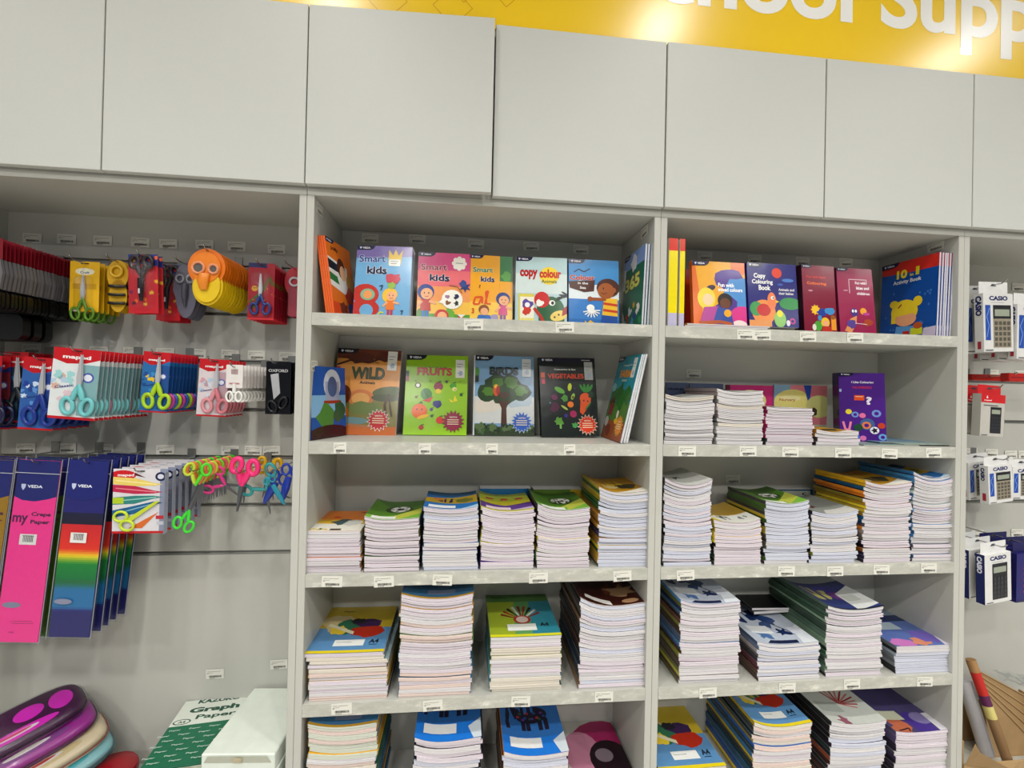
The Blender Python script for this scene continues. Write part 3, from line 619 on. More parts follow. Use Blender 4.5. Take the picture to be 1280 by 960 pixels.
# --- top shelf, left bay
def art_alpha(w, h, bg='#7fb7dd', top='#8f7fc0'):
    A = Art(w, h); H = A.h; band(A, 0, H, bg); A.poly([(0, H*.82), (1, H*.86), (1, H), (0, H)], top); logo_tab(A)
    A.text('Smart', .05, H*.76, .48, .14, '#2b5fa8', .03, .03, '#ffffff'); A.text('kids', .2, H*.6, .36, .15, '#1b2257', .04, 0, '#ffffff')
    A.poly([(.58, H*.74), (.58, H*.95), (.66, H*.87), (.7, H*.96), (.76, H*.87), (.83, H*.95), (.8, H*.74)], '#f1cf3d'); A.rect(.59, H*.72, .2, .13, '#eef1ea'); A.rect(.62, H*.78, .14, .01, '#777'); A.rect(.62, H*.75, .11, .01, '#777')
    A.ell(.2, .42, .24, .2, '#c8392b'); A.ell(.2, .16, .26, .17, '#c8392b'); A.ell(.24, .42, .13, .11, '#8ec0a4'); A.ell(.24, .42, .08, .08, '#f0a96b'); A.ell(.23, .12, .12, .12, bg)
    A.ell(.63, .41, .13, .14, '#f4c93b'); kid(A, .65, 0, .72, '#f4c93b', '#ee8a28', '#c33d5b'); A.blob(.72, .73, .13, '#d0455c', 4, k=.5); A.blob(.66, .6, .07, '#9ec24d', 8)
    A.line([(.44, .58), (.5, .6), (.47, .5)], .018, '#27355f'); A.line([(.43, .02), (.48, .1), (.54, .08)], .025, '#d9dc3f'); A.line([(.84, .12), (.88, .14), (.86, .06)], .016, '#27355f'); return A
def art_pink(w, h):
    A = Art(w, h); H = A.h; band(A, 0, H, '#f4c95d'); band(A, H*.28, H*.52, '#f0a868'); band(A, H*.5, H*.76, '#ea7f86'); band(A, H*.74, H, '#dd5f94'); logo_tab(A)
    A.text('Smart', .05, H*.73, .5, .13, '#a8264e', .03, .02, '#ffffff'); A.text('kids', .22, H*.575, .38, .14, '#1b2257', .04, 0, '#ffffff')
    for k in range(8): A.ell(.78+.1*math.cos(k*.785), H*.85+.1*math.sin(k*.785), .045, .045, '#f4efe6')
    A.ell(.78, H*.85, .11, .11, '#f4efe6'); A.rect(.71, H*.85, .14, .012, '#888'); band(A, 0, .13, '#63a83c'); A.blob(.1, .12, .1, '#4f9434', 2); A.blob(.6, .12, .12, '#78b845', 3); kid(A, .16, .0, .92, '#31509c', '#c4413a', '#3a7fc4')
    A.ell(.66, .42, .2, .19, '#f3f3ea'); A.poly([(.4, .35), (.52, .32), (.5, .44)], '#f3f3ea')
    for k, c in enumerate(('#8d5f3a', '#444444', '#b08aa8', '#3b3b66')): A.blob(.58+.08*(k % 2)*2, .35+.12*(k//2), .045, c, k+2, k=.4)
    A.ell(.47, .1, .13, .12, '#cf3d33'); A.ell(.48, .08, .09, .09, '#f0b98c'); A.star(.9, .68, .12, .05, 6, '#3a4f86'); A.blob(.86, .74, .07, '#4a5f9c', 3); A.line([(.6, .7), (.75, .68), (.85, .55)], .015, '#a8763a'); A.rect(.78, .03, .1, .1, '#c93f3a'); A.poly([(.76, .13), (.92, .13), (.84, .06)], '#eceae0'); return A
def art_orange(w, h):
    A = Art(w, h); H = A.h; band(A, 0, H, '#f2b431'); band(A, 0, H*.3, '#f6cf5c'); A.rect(.7, H*.62, .3, H*.4, '#3d8a55'); A.blob(.85, H*.7, .12, '#6fae5a', 3); A.rect(.7, 0, .004, H, '#d4902a'); logo_tab(A)
    A.text('Smart', .08, H*.74, .46, .12, '#2f8a4c', .03, .02, '#ffffff'); A.text('kids', .26, H*.6, .32, .13, '#1b2257', .04, 0, '#ffffff')
    A.line([(.3, .6), (.14, .58), (.1, .42), (.22, .42), (.3, .6), (.3, .44)], .045, '#e2622a'); A.line([(.36, .42), (.44, .74), (.38, .72), (.4, .44), (.5, .44)], .04, '#e2622a')
    kid(A, .78, .0, .95, '#2b4a8f', '#d64f8f', '#7a3f8f'); A.ell(.34, .3, .12, .11, '#9a5a2c'); A.ell(.35, .25, .09, .09, '#f0b98c'); A.poly([(.14, 0), (.55, 0), (.48, .17), (.22, .17)], '#3a78c0'); A.text('3', .06, .2, .06, .12, '#d8572a', .03); A.blob(.6, .12, .09, '#a8a0bf', 4); A.text('?', .22, H*.5, .04, .08, '#8a4a1c', .02); return A
def art_parrot(w, h):
    A = Art(w, h); H = A.h; band(A, 0, H, '#bfd6d8'); band(A, H*.45, H*.75, '#d8e4e2'); logo_tab(A); A.ell(.65, H*.72, .19, .18, '#f3da4b')
    A.text('copy', .08, H*.66, .34, .19, '#c3262f', .035, 0, '#8f1a24', .012); A.text('colour', .46, H*.69, .42, .17, '#d63a2c', .035, 0, '#8f1a24', .012); A.text('Animals', .5, H*.61, .3, .07, '#2f5b3c', .01)
    A.rect(.06, 0, .3, .58, '#dfd36a'); A.rect(.09, .02, .27, .5, '#f2efdf'); A.blob(.23, .37, .1, '#6c5aa8', 2); A.blob(.22, .24, .08, '#d24a3a', 5); A.ell(.23, .36, .05, .05, '#f3f3f3'); A.rect(.1, .0, .26, .1, '#e8de8a')
    A.ell(.68, .28, .27, .26, '#2f6f45'); A.rect(.45, 0, .5, .15, '#2f6f45'); A.ell(.51, .47, .15, .16, '#cf2f2f'); A.blob(.47, .4, .07, '#f0efe8', 2); A.ell(.71, .41, .06, .055, '#f5f5ee'); A.ell(.72, .41, .03, .035, '#1c1c1c')
    for k in range(4): A.ell(.86+.04*k, .5+.03*k, .1, .018, '#20242a', .5-.35*k)
    A.line([(.36, .3), (.5, .12), (.56, 0)], .06, '#c33a2b'); A.ell(.84, .16, .17, .1, '#f0d77a', .3); A.ell(.84, .18, .02, .02, '#5a3a1c'); A.ell(.76, .13, .02, .02, '#5a3a1c'); A.rect(.45, 0, .55, .04, '#4c8f3a'); A.poly([(.9, .15), (1, .2), (1, .36), (.92, .3)], '#a8322a'); return A
def art_sea(w, h):
    A = Art(w, h); H = A.h; band(A, 0, H, '#4f9bd2'); band(A, H*.38, H*.62, '#e6edf0'); A.blob(.25, H*.6, .2, '#e6edf0', 3, ry=.5); band(A, 0, H*.4, '#4a8fd0'); band(A, 0, .13, '#3a7dbe'); logo_tab(A)
    A.text('Colour', .02, H*.68, .5, .1, '#c33a2b', .04, .02, '#f2e7d0'); A.poly([(.0, H*.66), (.52, H*.69), (.5, H*.52), (.3, H*.5), (.02, H*.56)], '#5f3423'); A.text('in the', .18, H*.62, .2, .045, '#f2f2ee', .02); A.text('Sea', .22, H*.55, .12, .05, '#f2f2ee', .02)
    A.line([(.1, H*.8), (.2, H*.85), (.3, H*.81), (.42, H*.86)], .02, '#22394f')
    A.poly([(.62, 0), (.96, 0), (.96, .22), (.66, .24)], '#2f5fa8'); A.poly([(.66, .22), (.97, .2), (.97, .55), (.7, .56)], '#f1c53c'); A.line([(.68, .45), (.97, .42)], .05, '#cf4f2a'); A.line([(.68, .32), (.97, .29)], .05, '#cf4f2a')
    A.line([(.74, .53), (.44, .53)], .06, '#a8602f'); A.ell(.42, .53, .05, .05, '#a8602f'); A.ell(.78, .76, .23, .19, '#5a2f1c'); A.ell(.74, .7, .17, .16, '#b06a36'); A.ell(.9, .72, .04, .05, '#b06a36')
    A.line([(.64, .66), (.7, .64), (.76, .66)], .012, '#5a2a1c'); A.ell(.69, .75, .012, .02, '#1c1c1c'); A.ell(.43, .35, .08, .07, '#f6f6f2')
    for k in range(8): A.line([(.45, .3), (.45+.17*math.cos(-2.9+k*.42), .3+.14*math.sin(-2.9+k*.42))], .022, '#f6f6f2')
    A.poly([(.3, 0), (.5, 0), (.5, .06), (.42, .11), (.36, .05), (.32, .1)], '#e0b93c'); return A
def art_365(w, h):
    A = Art(w, h); H = A.h; band(A, 0, H, '#2f7a64'); band(A, H*.8, H, '#8fa9d8'); A.rect(0, H*.55, .1, .4, '#d8dde6'); A.blob(.5, H*.86, .15, '#e8e9ee', 3); logo_tab(A)
    A.text('365', .1, H*.5, .72, .26, '#d8e07a', .04, .05, '#c7402f'); 
    for k in range(7): A.blob(.15+.13*k, .12+.1*(k % 3), .08, ['#7fb6c8', '#c94f3a', '#d9dfe6', '#5f9cc4', '#3f5f9c', '#e9e9e4', '#4a9c6a'][k], k, k=.5)
    A.poly([(0, 0), (.2, 0), (.1, .3), (0, .4)], '#c9d6dd'); A.star(.6, .42, .08, .04, 8, '#d9b23c'); return A
def art_brownchar(w, h):
    A = Art(w, h); H = A.h; band(A, 0, H, '#ee8a2e'); logo_tab(A); A.poly([(0, H*.38), (.7, H*.3), (.75, H*.7), (0, H*.75)], '#f2f1ea'); A.poly([(0, H*.6), (.5, H*.58), (.5, H*.68), (0, H*.72)], '#2c3840'); A.poly([(0, H*.45), (.35, H*.42), (.3, H*.52), (0, H*.55)], '#3f8a4c')
    A.ell(.5, H*.66, .16, .2, '#6b3a27'); A.ell(.55, H*.6, .12, .15, '#f0c49c'); A.ell(.82, H*.5, .15, .18, '#d9a13a'); A.blob(.75, H*.3, .2, '#c84a3a', 3); band(A, 0, .25, '#e8632a'); A.blob(.8, .18, .17, '#4f6aa8', 4); A.blob(.4, .16, .14, '#8a4a34', 8); A.text('Jolly', .15, H*.85, .3, .09, '#5a2a18', .03); return A
S1A = Z1+.0003
standing('activity_book', P(418.5, 391, .022, S1A), .152, rad(79), .221, .0055, rad(9), art_brownchar(.152, .221), 'orange and white storybook turned sideways, frontmost against the left shelf side', 'book', spine='#ee7a3e', n=4, more='orange-spined storybook packed behind the front one at the left shelf side', page='o', back='#f0a070', gap=.001)
aw = aty(507, 390, .07).x-aty(443, 390, .07).x+.016
standing('activity_book', P(441, 391, .07, S1A), aw, rad(-3), .218, .012, rad(8), art_alpha(aw, .218), 'light blue book with a big red letter B and blonde child', 'book', spine='#8f7fc0', face='#7fb7dd', n=3, more='blue activity book copy behind the one with the red letter B', gap=.008)
aw = .157
standing('activity_book', P(520.5, 395, .085, S1A), aw, 0, .211, .010, rad(7), art_pink(aw, .211), 'pink and yellow book with a blue-haired boy on its cover', 'book', spine='#dd5f94', face='#ea7f86', n=2, more='pink activity book copy behind the one with the blue-haired boy')
standing('activity_book', P(586, 396, .085, S1A), .132, rad(2), .211, .008, rad(7), art_orange(.132, .211), 'yellow-orange book with children writing, between the pink and parrot covers', 'book', spine='#d4902a', face='#f2b431', n=2, more='yellow-orange activity book copy behind the one with children writing')
standing('activity_book', P(644, 399, .07, S1A), .156, rad(-3), .206, .009, rad(6), art_parrot(.156, .206), 'pale blue book with a green parrot and a painter palette', 'book', spine='#c9d6d8', face='#bfd6d8', n=2, more='pale blue activity book copy behind the parrot cover')
standing('activity_book', P(711, 402, .075, S1A), .158, 0, .208, .009, rad(5), art_sea(.158, .208), 'blue book with a boy in a striped shirt above a white octopus', 'book', spine='#3a7dbe', face='#4f9bd2', n=2, more='blue activity book copy behind the octopus cover')
p0 = aty(777, 402, .185); p1 = aty(801.5, 404, .016)
standing('activity_book', (p0.x, .185, S1A), math.hypot(p1.x-p0.x, .169), math.atan2(-.169, p1.x-p0.x), .243, .006, rad(2), art_365(math.hypot(p1.x-p0.x, .169), .243), 'green book marked 365 turned sideways against the right divider', 'book', spine='#e8e8ee', face='#2f7a64', n=4, more='book with white edge behind the green 365 book at the divider', gap=.002, page='b')

# --- second shelf, left bay
def vlabel(A, x, H, y=.62, c='#f0efe8'):
    A.rect(x, H*y+.02, .15, .29*A.h/1.25, c); A.rect(x+.02, H*y+.25, .1, .01, '#99a'); A.rect(x+.02, H*y+.2, .07, .01, '#99a'); A.blob(x+.08, H*y+.1, .04, '#b7c4d6', 3)
def burst(A, x, y, c, rim='#f2f0ea'):
    A.star(x, y, .185, .13, 16, rim); A.star(x, y, .17, .12, 16, c)
    A.text('WITH', x-.06, y+.055, .12, .025, '#f6eedb', .02)
    for k in range(3): A.rect(x-.09, y+.02-k*.035, .18, .012, '#f6e7c8')
def fun_head(A, c, t, c2, ol=None):
    H = A.h; A.text('Colouring is fun', .3, H*.83, .36, .035, c, .015); A.text(t[0], t[1], H*t[2], t[3], t[4], c2, .03, 0, ol, .018); logo_tab(A, '#15162f')
def art_wild(w, h):
    A = Art(w, h); H = A.h; band(A, 0, H, '#e9a755'); band(A, H*.88, H, '#7c3f26'); A.blob(.35, H*.9, .25, '#6a3321', 3, k=.3, ry=.35); A.blob(.8, H*.92, .2, '#6a3321', 5, ry=.4); A.line([(0, H*.8), (.2, H*.86), (.5, H*.84), (.7, H*.9)], .03, '#5a2c1d')
    band(A, .12, H*.42, '#8f8a4a'); A.ell(.42, H*.42, .2, .14, '#d98a4c'); A.ell(.42, H*.41, .14, .1, '#e9b36a'); A.blob(.5, .42, .3, '#7f8f4f', 7, ry=.4); A.ell(.3, .22, .27, .06, '#7fa0a4'); band(A, 0, .14, '#c9763c'); A.blob(.1, .1, .12, '#9a5a34', 4, ry=.5); A.line([(.2, .16), (.7, .13)], .04, '#b9855a')
    A.ell(.84, H*.5, .25, .09, '#5c6b33', .12); A.ell(.8, H*.43, .22, .06, '#4c5a2a'); A.line([(.84, .22), (.8, H*.35), (.86, H*.48)], .04, '#5a3a22'); A.line([(.92, .3), (.86, H*.42)], .03, '#5a3a22')
    A.ell(.13, H*.45, .14, .17, '#7a3f22'); A.ell(.09, H*.45, .085, .11, '#d99a5a'); A.ell(.07, H*.46, .05, .07, '#efe3cc'); A.ell(.13, .34, .12, .14, '#dd7f2c'); A.rect(.06, .2, .05, .15, '#d9822f'); A.rect(.17, .2, .05, .13, '#c9742a')
    A.rect(0, H*.66, .06, .17, '#c3372c'); A.rect(.012, H*.69, .03, .08, '#f0efe8'); fun_head(A, '#6a3321', ('WiLD', .24, .645, .52, .19), '#3f5a2c', '#1a2a10'); A.text('Animals', .38, H*.585, .24, .05, '#4a2c18', .02); vlabel(A, .79, H, .74); burst(A, .72, .24, '#c8323a'); return A
def art_fruits(w, h):
    A = Art(w, h); H = A.h; band(A, 0, H, '#a3cf2c'); A.rect(0, H*.7, .05, .12, '#232349'); A.rect(0, H*.66, .05, .08, '#b33a5a'); fun_head(A, '#2f5a2c', ('FRUiTS', .18, .74, .56, .13), '#cf2f3f', '#5f1f38'); vlabel(A, .8, H, .7)
    def fr(x, y, r, c, leaf='#3c7a2c'): A.ell(x, y, r, r*.95, c); A.poly([(x-.02, y+r), (x+.03, y+r*1.35), (x+.05, y+r)], leaf)
    A.ell(.2, H*.61, .05, .045, '#5a3a2c'); A.ell(.2, H*.61, .03, .03, '#f3f3ee'); A.ell(.34, H*.5, .09, .1, '#3f8f3a', .4); A.line([(.3, H*.55), (.37, H*.46)], .02, '#2a6a2c'); A.poly([(.28, H*.42), (.45, H*.47), (.4, H*.4)], '#d9493a')
    fr(.53, H*.6, .075, '#9c2f5a'); A.ell(.53, H*.54, .05, .04, '#f1d33c'); fr(.77, H*.61, .05, '#5fae3c'); A.ell(.79, H*.57, .04, .035, '#e9e6a0'); fr(.24, H*.29, .125, '#ef7a2a'); A.ell(.2, H*.31, .01, .015, '#222'); A.ell(.28, H*.31, .01, .015, '#222'); A.ell(.3, H*.22, .1, .03, '#f1c93a', .3)
    A.blob(.53, H*.38, .07, '#3f3f8f', 4); A.poly([(.7, H*.45), (.74, H*.4), (.85, H*.42), (.79, H*.5), (.78, H*.42)], '#efe23a'); fr(.57, H*.18, .06, '#e0402f'); fr(.28, H*.09, .04, '#b5472c'); fr(.43, H*.31, .025, '#6a3f9c'); fr(.44, H*.23, .022, '#2f5f3c'); fr(.9, H*.5, .025, '#2f5f3c'); fr(.66, H*.66, .02, '#2f3f5a'); fr(.18, H*.46, .02, '#7a3a2c')
    for k in range(10): A.line([(.15+.08*k, H*(.66-.05*(k % 3))), (.17+.08*k, H*(.67-.05*(k % 3)))], .008, '#4f7a1c')
    burst(A, .78, .22, '#a33a5a', '#8f2f4c'); return A
def art_birds(w, h):
    A = Art(w, h); H = A.h; band(A, 0, H, '#8fb5d6'); band(A, H*.15, H*.48, '#dfe2e0'); A.blob(.7, H*.45, .3, '#c3d3df', 3, ry=.4); A.blob(.2, H*.35, .25, '#e8e0d4', 5, ry=.4)
    for x, y, r in ((.22, .52, .17), (.38, .62, .2), (.6, .63, .19), (.78, .54, .17), (.5, .52, .22)): A.blob(x, H*y, r, '#33542a', int(x*90), k=.12, ry=.9)
    for x, y, r in ((.24, .54, .1), (.4, .66, .11), (.62, .66, .12), (.78, .56, .1)): A.blob(x, H*y, r, '#5f8f35', int(x*70), k=.25, ry=.8)
    A.poly([(.45, .12), (.55, .12), (.54, .45), (.6, .6), (.52, .55), (.5, .62), (.46, .55), (.38, .62), (.46, .45)], '#5f3a2c'); A.blob(.5, H*.5, .1, '#5a3f2a', 8, ry=.6); A.ell(.37, H*.56, .05, .1, '#d9662a'); A.ell(.37, H*.61, .035, .035, '#f1c03a'); A.ell(.4, H*.56, .03, .08, '#b33a2c')
    band(A, 0, .13, '#3f4f34'); q = random.Random(5)
    for k in range(26): A.blob(q.random(), .12+q.random()*.06-.03, .04+q.random()*.03, q.choice(('#3f5a34', '#55704a', '#6b8158', '#2f4428')), k, k=.5)
    A.rect(0, H*.66, .08, .16, '#2f3f2c'); A.ell(.05, H*.79, .04, .07, '#5f9c3a'); fun_head(A, '#1f3f6a', ('BiRDS', .26, .755, .48, .13), '#203a2c', '#101d16'); vlabel(A, .8, H, .72, '#dfe3e4'); burst(A, .79, .22, '#3d6fc4', '#cfe0f2')
    A.rect(.0, 0, .02, H, '#d8dcdc'); return A
def art_veg(w, h):
    A = Art(w, h); H = A.h; band(A, 0, H, '#182722'); band(A, H*.93, H, '#1b1c3c'); A.text('Colouring is fun', .26, H*.83, .38, .04, '#eef0ea', .02); A.text('VEGETABLES', .14, H*.73, .64, .085, '#e8552a', .03, 0, '#8f2a18', .015); logo_tab(A, '#191a3a'); A.rect(.02, H*.74, .07, .09, '#e86a2a'); A.rect(.03, H*.66, .06, .1, '#c8385f'); vlabel(A, .8, H, .7, '#c9cbc8'); A.rect(.76, H*.965, .15, .012, '#d8d8d0')
    A.poly([(.68, .42), (.73, .37), (.88, .58), (.88, .7), (.8, .76), (.71, .7)], '#e8692c'); A.ell(.79, .66, .1, .1, '#e8692c'); A.ell(.76, .62, .012, .015, '#222'); A.ell(.83, .61, .012, .015, '#222')
    for k in range(4): A.ell(.74+.05*k, .84, .025, .08, '#3f8f3a', .5-.35*k)
    A.ell(.34, H*.58, .1, .045, '#6fae4a', -.5); A.ell(.52, H*.62, .035, .07, '#c9d43a', -.15); A.ell(.24, H*.49, .055, .05, '#7a2f5f'); A.blob(.42, H*.48, .06, '#5f9c48', 3); A.ell(.57, H*.5, .03, .06, '#9cc24d', -.4); A.ell(.57, H*.49, .018, .025, '#7a4a2c'); A.ell(.52, H*.4, .055, .053, '#ef8a2c')
    A.blob(.24, H*.36, .08, '#5f2a4a', 5); A.ell(.41, H*.36, .07, .02, '#b9c96a', -.6); A.ell(.56, H*.28, .06, .06, '#b8346f'); A.ell(.43, H*.26, .035, .035, '#4a3f8f'); A.blob(.3, H*.19, .08, '#6ba34a', 7, k=.35); A.rect(.31, H*.1, .035, .08, '#7fb35c'); A.blob(.58, H*.14, .05, '#58a35c', 8, k=.35); A.blob(.9, H*.52, .06, '#27472c', 9); A.ell(.83, H*.38, .09, .014, '#4f8a3c', .9); A.ell(.6, H*.6, .03, .03, '#2b3550'); A.ell(.16, H*.42, .014, .014, '#6a9cb0')
    burst(A, .8, .2, '#e0502c', '#eadfce'); return A
def art_farm(w, h):
    A = Art(w, h); H = A.h; band(A, 0, H, '#3f9fb0'); band(A, 0, H*.3, '#a8643c'); band(A, H*.22, H*.45, '#5f8f3a')
    for x, y in ((.2, .5), (.45, .55), (.6, .48), (.85, .52)): A.blob(x, H*y, .17, '#3f7f3a', int(x*50))
    A.rect(.1, H*.28, .2, .2, '#9c2f34'); A.poly([(.08, H*.43), (.32, H*.43), (.2, H*.52)], '#7a242c'); A.ell(.12, H*.2, .09, .09, '#e3dfd6'); A.blob(.3, .15, .12, '#8a4a34', 4); A.text('Colouring is fun', .32, H*.87, .4, .04, '#e8f0ea', .01); A.text('FARM', .26, H*.74, .5, .13, '#efa62c', .03, 0, '#b5651c', .02); A.text('Animals', .4, H*.69, .24, .05, '#d8ece8', .02)
    logo_tab(A, '#1d2152'); vlabel(A, .76, H, .72, '#e6ecea'); A.blob(.12, H*.62, .12, '#8fc4c4', 3, ry=.6); A.ell(.6, H*.3, .05, .07, '#efe9dc'); A.ell(.6, H*.22, .1, .05, '#e8c44a'); burst(A, .78, .25, '#eca43a', '#e8c45a'); return A
def art_house(w, h):
    A = Art(w, h); H = A.h; band(A, 0, H, '#2f5fae'); band(A, H*.3, H*.6, '#8fb8dc'); A.ell(.6, H*.75, .25, .3, '#c9ccd6'); A.rect(.4, H*.5, .4, .4, '#a8a9c0'); A.ell(.6, H*.72, .14, .2, '#5a6a96'); A.rect(.35, H*.48, .5, .06, '#a8402f'); A.blob(.4, H*.3, .25, '#5f8f4a', 3); A.blob(.8, H*.35, .18, '#4a6a4a', 5); A.ell(.5, 0, .7, .25, '#4a2030'); return A
S2A = Z2+.0003
def stand_px(uL, uR, v, y, h, t, lean, artf, label, spine, yaw=0, **kw):
    p0 = aty(uL, v, y); p1 = aty(uR, v, y); w = p1.x-p0.x
    return standing('colouring_book', (p0.x, y, S2A), w, yaw, h, t, lean, artf(w, h), label, 'book', spine=spine, **kw)
stand_px(411.5, 494, 543, .165, .277, .008, rad(13), art_wild, 'orange colouring book with a lion under a savannah tree', '#b5692c', tilt=rad(1.2), face='#e9a755', n=2, more='orange savannah colouring book copy behind the front one')
stand_px(503.5, 583, 544.5, .17, .262, .007, rad(13), art_fruits, 'lime green colouring book with small fruit pictures', '#6f9a1c', face='#a3cf2c', n=2, more='lime green fruit colouring book copy behind the front one')
stand_px(591, 668, 544, .175, .265, .007, rad(12), art_birds, 'pale blue colouring book with a large tree and a bird', '#d8dcdc', face='#8fb5d6', n=2, more='pale blue tree colouring book copy behind the front one')
stand_px(677.5, 750, 547, .145, .262, .007, rad(12), art_veg, 'black colouring book with a big orange carrot', '#101a18', tilt=rad(-1), yaw=rad(2), face='#182722', n=4, more='black vegetable colouring book copy behind the carrot cover')
p0 = atz(751, 540, Z2); p1 = atz(775, 554, Z2); p0.y = max(.02, min(p0.y, .2)); p1.y = .012; p0.x = aty(751, 542, p0.y).x; p1.x = aty(775, 554, .012).x
w = math.hypot(p1.x-p0.x, p1.y-p0.y)
standing('colouring_book', (p0.x, p0.y, S2A), w, math.atan2(p1.y-p0.y, p1.x-p0.x), .27, .007, rad(13), art_farm(w, .27), 'teal farm colouring book turned and leaning on the right divider', 'book', spine='#3f9fb0', face='#3f9fb0', n=3, more='teal farm colouring book copy leaning behind the front one', fan=-rad(.6), gap=.002)
p0 = aty(386.5, 551, .01); p1 = aty(410.5, 546, .15)
standing('colouring_book', (max(p0.x, .024), .012, S2A), .15, rad(68), .205, .007, rad(3), art_house(.15, .205), 'dark blue picture book with a pale house, turned at the left shelf side', 'book', spine='#26407a', face='#2f5fae')

# --- top shelf, right bay
def spine_yellow(cv, t, h):
    for a, b, c in ((0, .15, '#c9c4dc'), (.15, .86, '#f2e21c'), (.86, 1, '#dc4328')):
        cv.add([(-.0008, 0, h*a), (-.0008, t, h*a), (-.0008, t, h*b), (-.0008, 0, h*b)], [(3, 2, 1, 0)], c, GLOSS)
for k, (u, t, lb) in enumerate(((834, .0145, 'thick book with yellow and red spine standing against the divider'), (839.5, .0145, 'yellow and red spined book between two alike at the divider'), (848.5, .0155, 'yellow and red spined book on the right of the three at the divider'))):
    p = aty(u, 405, .014); x = p.x
    standing('activity_book', (max(x, 1.0205+.0148*k)+.0, .014+.0004*k, S1A), .2, rad(90), .262, t, 0, None, lb, 'book', spine='#f2e21c', face='#d9d2c0', art_spine=spine_yellow)
# the spined books' yaw of 90 degrees puts local +y to -x, so shift them right by their thickness
for o in [o for o in COL.objects if o.get('label', '').find('spine') > 0 and 'yellow and red' in o.get('label', '')]: o.location.x += .0155
def art_redblue(w, h):
    A = Art(w, h); H = A.h; band(A, 0, H, '#d6492c'); A.ell(.8, .1, .5, .35, '#3f7ab5'); band(A, H*.85, H, '#a83f55'); A.poly([(.7, 0), (1, 0), (1, .2)], '#e9e4dc'); return A
def art_multi(w, h):
    A = Art(w, h); H = A.h; band(A, 0, H, '#efb62c'); A.poly([(0, 0), (.2, 0), (.05, H), (0, H)], '#ea7f2a'); A.blob(.92, H*.95, .2, '#ea7f2a', 2); A.blob(.72, H*.72, .28, '#5f3f9c', 4, k=.15, ry=.8); A.blob(.9, H*.5, .3, '#5f9fd8', 6, k=.15, ry=1.1); A.blob(.65, H*.3, .2, '#5f3f9c', 3); A.ell(.92, .12, .26, .24, '#e0459c'); A.ell(.86, 0, .15, .1, '#f0e6ea')
    A.text('Fun with', .48, H*.6, .3, .075, '#ffffff', .03); A.text('mixed colours', .48, H*.53, .46, .07, '#ffffff', .03); A.ell(.34, H*.58, .09, .05, '#4a3550', .3); A.ell(.25, .48, .17, .2, '#f0dc4a'); A.ell(.28, .46, .1, .11, '#f6d9b4'); A.ell(.6, .45, .14, .14, '#2f1f1c'); A.ell(.6, .4, .1, .1, '#7a4a2c')
    A.poly([(.12, .05), (.5, .05), (.46, .34), (.2, .32)], '#c05aa8'); A.poly([(.35, .02), (.75, .0), (.7, .3), (.45, .32)], '#3f5fae'); A.ell(.64, .22, .07, .07, '#efb62c'); A.line([(.1, .03), (.5, .06), (.72, .02)], .06, '#c06a3a'); logo_tab(A); return A
def art_chicken(w, h):
    A = Art(w, h); H = A.h; band(A, 0, H, '#2f2f86'); A.text('Copy', .13, H*.74, .24, .12, '#f6f6f2', .03); A.text('Colouring', .09, H*.65, .42, .11, '#f6f6f2', .03); A.text('Book', .22, H*.57, .24, .1, '#f6f6f2', .03); A.ell(.6, H*.85, .1, .1, '#e2512f'); A.ell(.82, H*.74, .12, .035, '#5f8fd0'); A.ell(.66, H*.67, .06, .02, '#4a6fc0')
    A.text('Animals and', .62, H*.57, .32, .05, '#f0f0ec', .02); A.text('their babies', .62, H*.51, .3, .05, '#f0f0ec', .02); A.ell(.84, H*.37, .22, .12, '#3f9c5a'); A.ell(.3, .28, .24, .24, '#efa05a'); A.ell(.15, .34, .13, .14, '#58a86a'); A.ell(.3, .32, .14, .12, '#cf3f3f'); A.ell(.47, .5, .09, .17, '#ef8f5a'); A.ell(.49, .56, .035, .035, '#f6f6f2'); A.ell(.5, .56, .015, .018, '#222')
    A.poly([(.55, .52), (.62, .49), (.55, .46)], '#f1c93a'); A.rect(.0, 0, .45, .12, '#e8a86a'); A.ell(.62, .15, .12, .16, '#9ccf7a'); A.ell(.62, .26, .06, .07, '#f1e23a'); A.ell(.87, .12, .06, .06, '#c84f9c'); A.ell(.87, .12, .03, .03, '#2f2f86'); A.ell(.78, .08, .04, .06, '#e8e8f0'); logo_tab(A); return A
def art_count(w, h):
    A = Art(w, h); H = A.h; band(A, 0, H, '#8f1540'); A.text('Fun with basic', .14, H*.81, .6, .06, '#e8452f', .02); A.text('Colouring', .14, H*.7, .6, .1, '#ee7a2c', .04); A.ell(.24, H*.62, .07, .02, '#d9a0b4'); sun(A, .36, .64, .1, '#f1c93a'); A.blob(.55, .58, .15, '#2f4fa8', 3, ry=.7); A.blob(.82, .62, .16, '#4f9cd0', 4, ry=.7); A.ell(.48, .42, .06, .08, '#4f9cd0')
    A.ell(.42, .2, .12, .14, '#5fae4a'); A.ell(.3, .16, .06, .09, '#e9e6d8'); A.ell(.64, .3, .13, .14, '#efc93a'); A.ell(.65, .27, .08, .09, '#f0b98c'); A.poly([(.52, .05), (.85, .05), (.8, .2), (.56, .2)], '#c8402f'); A.rect(.82, .1, .15, .32, '#efa83a'); A.ell(.88, .45, .08, .06, '#a86a2c'); logo_tab(A); return A
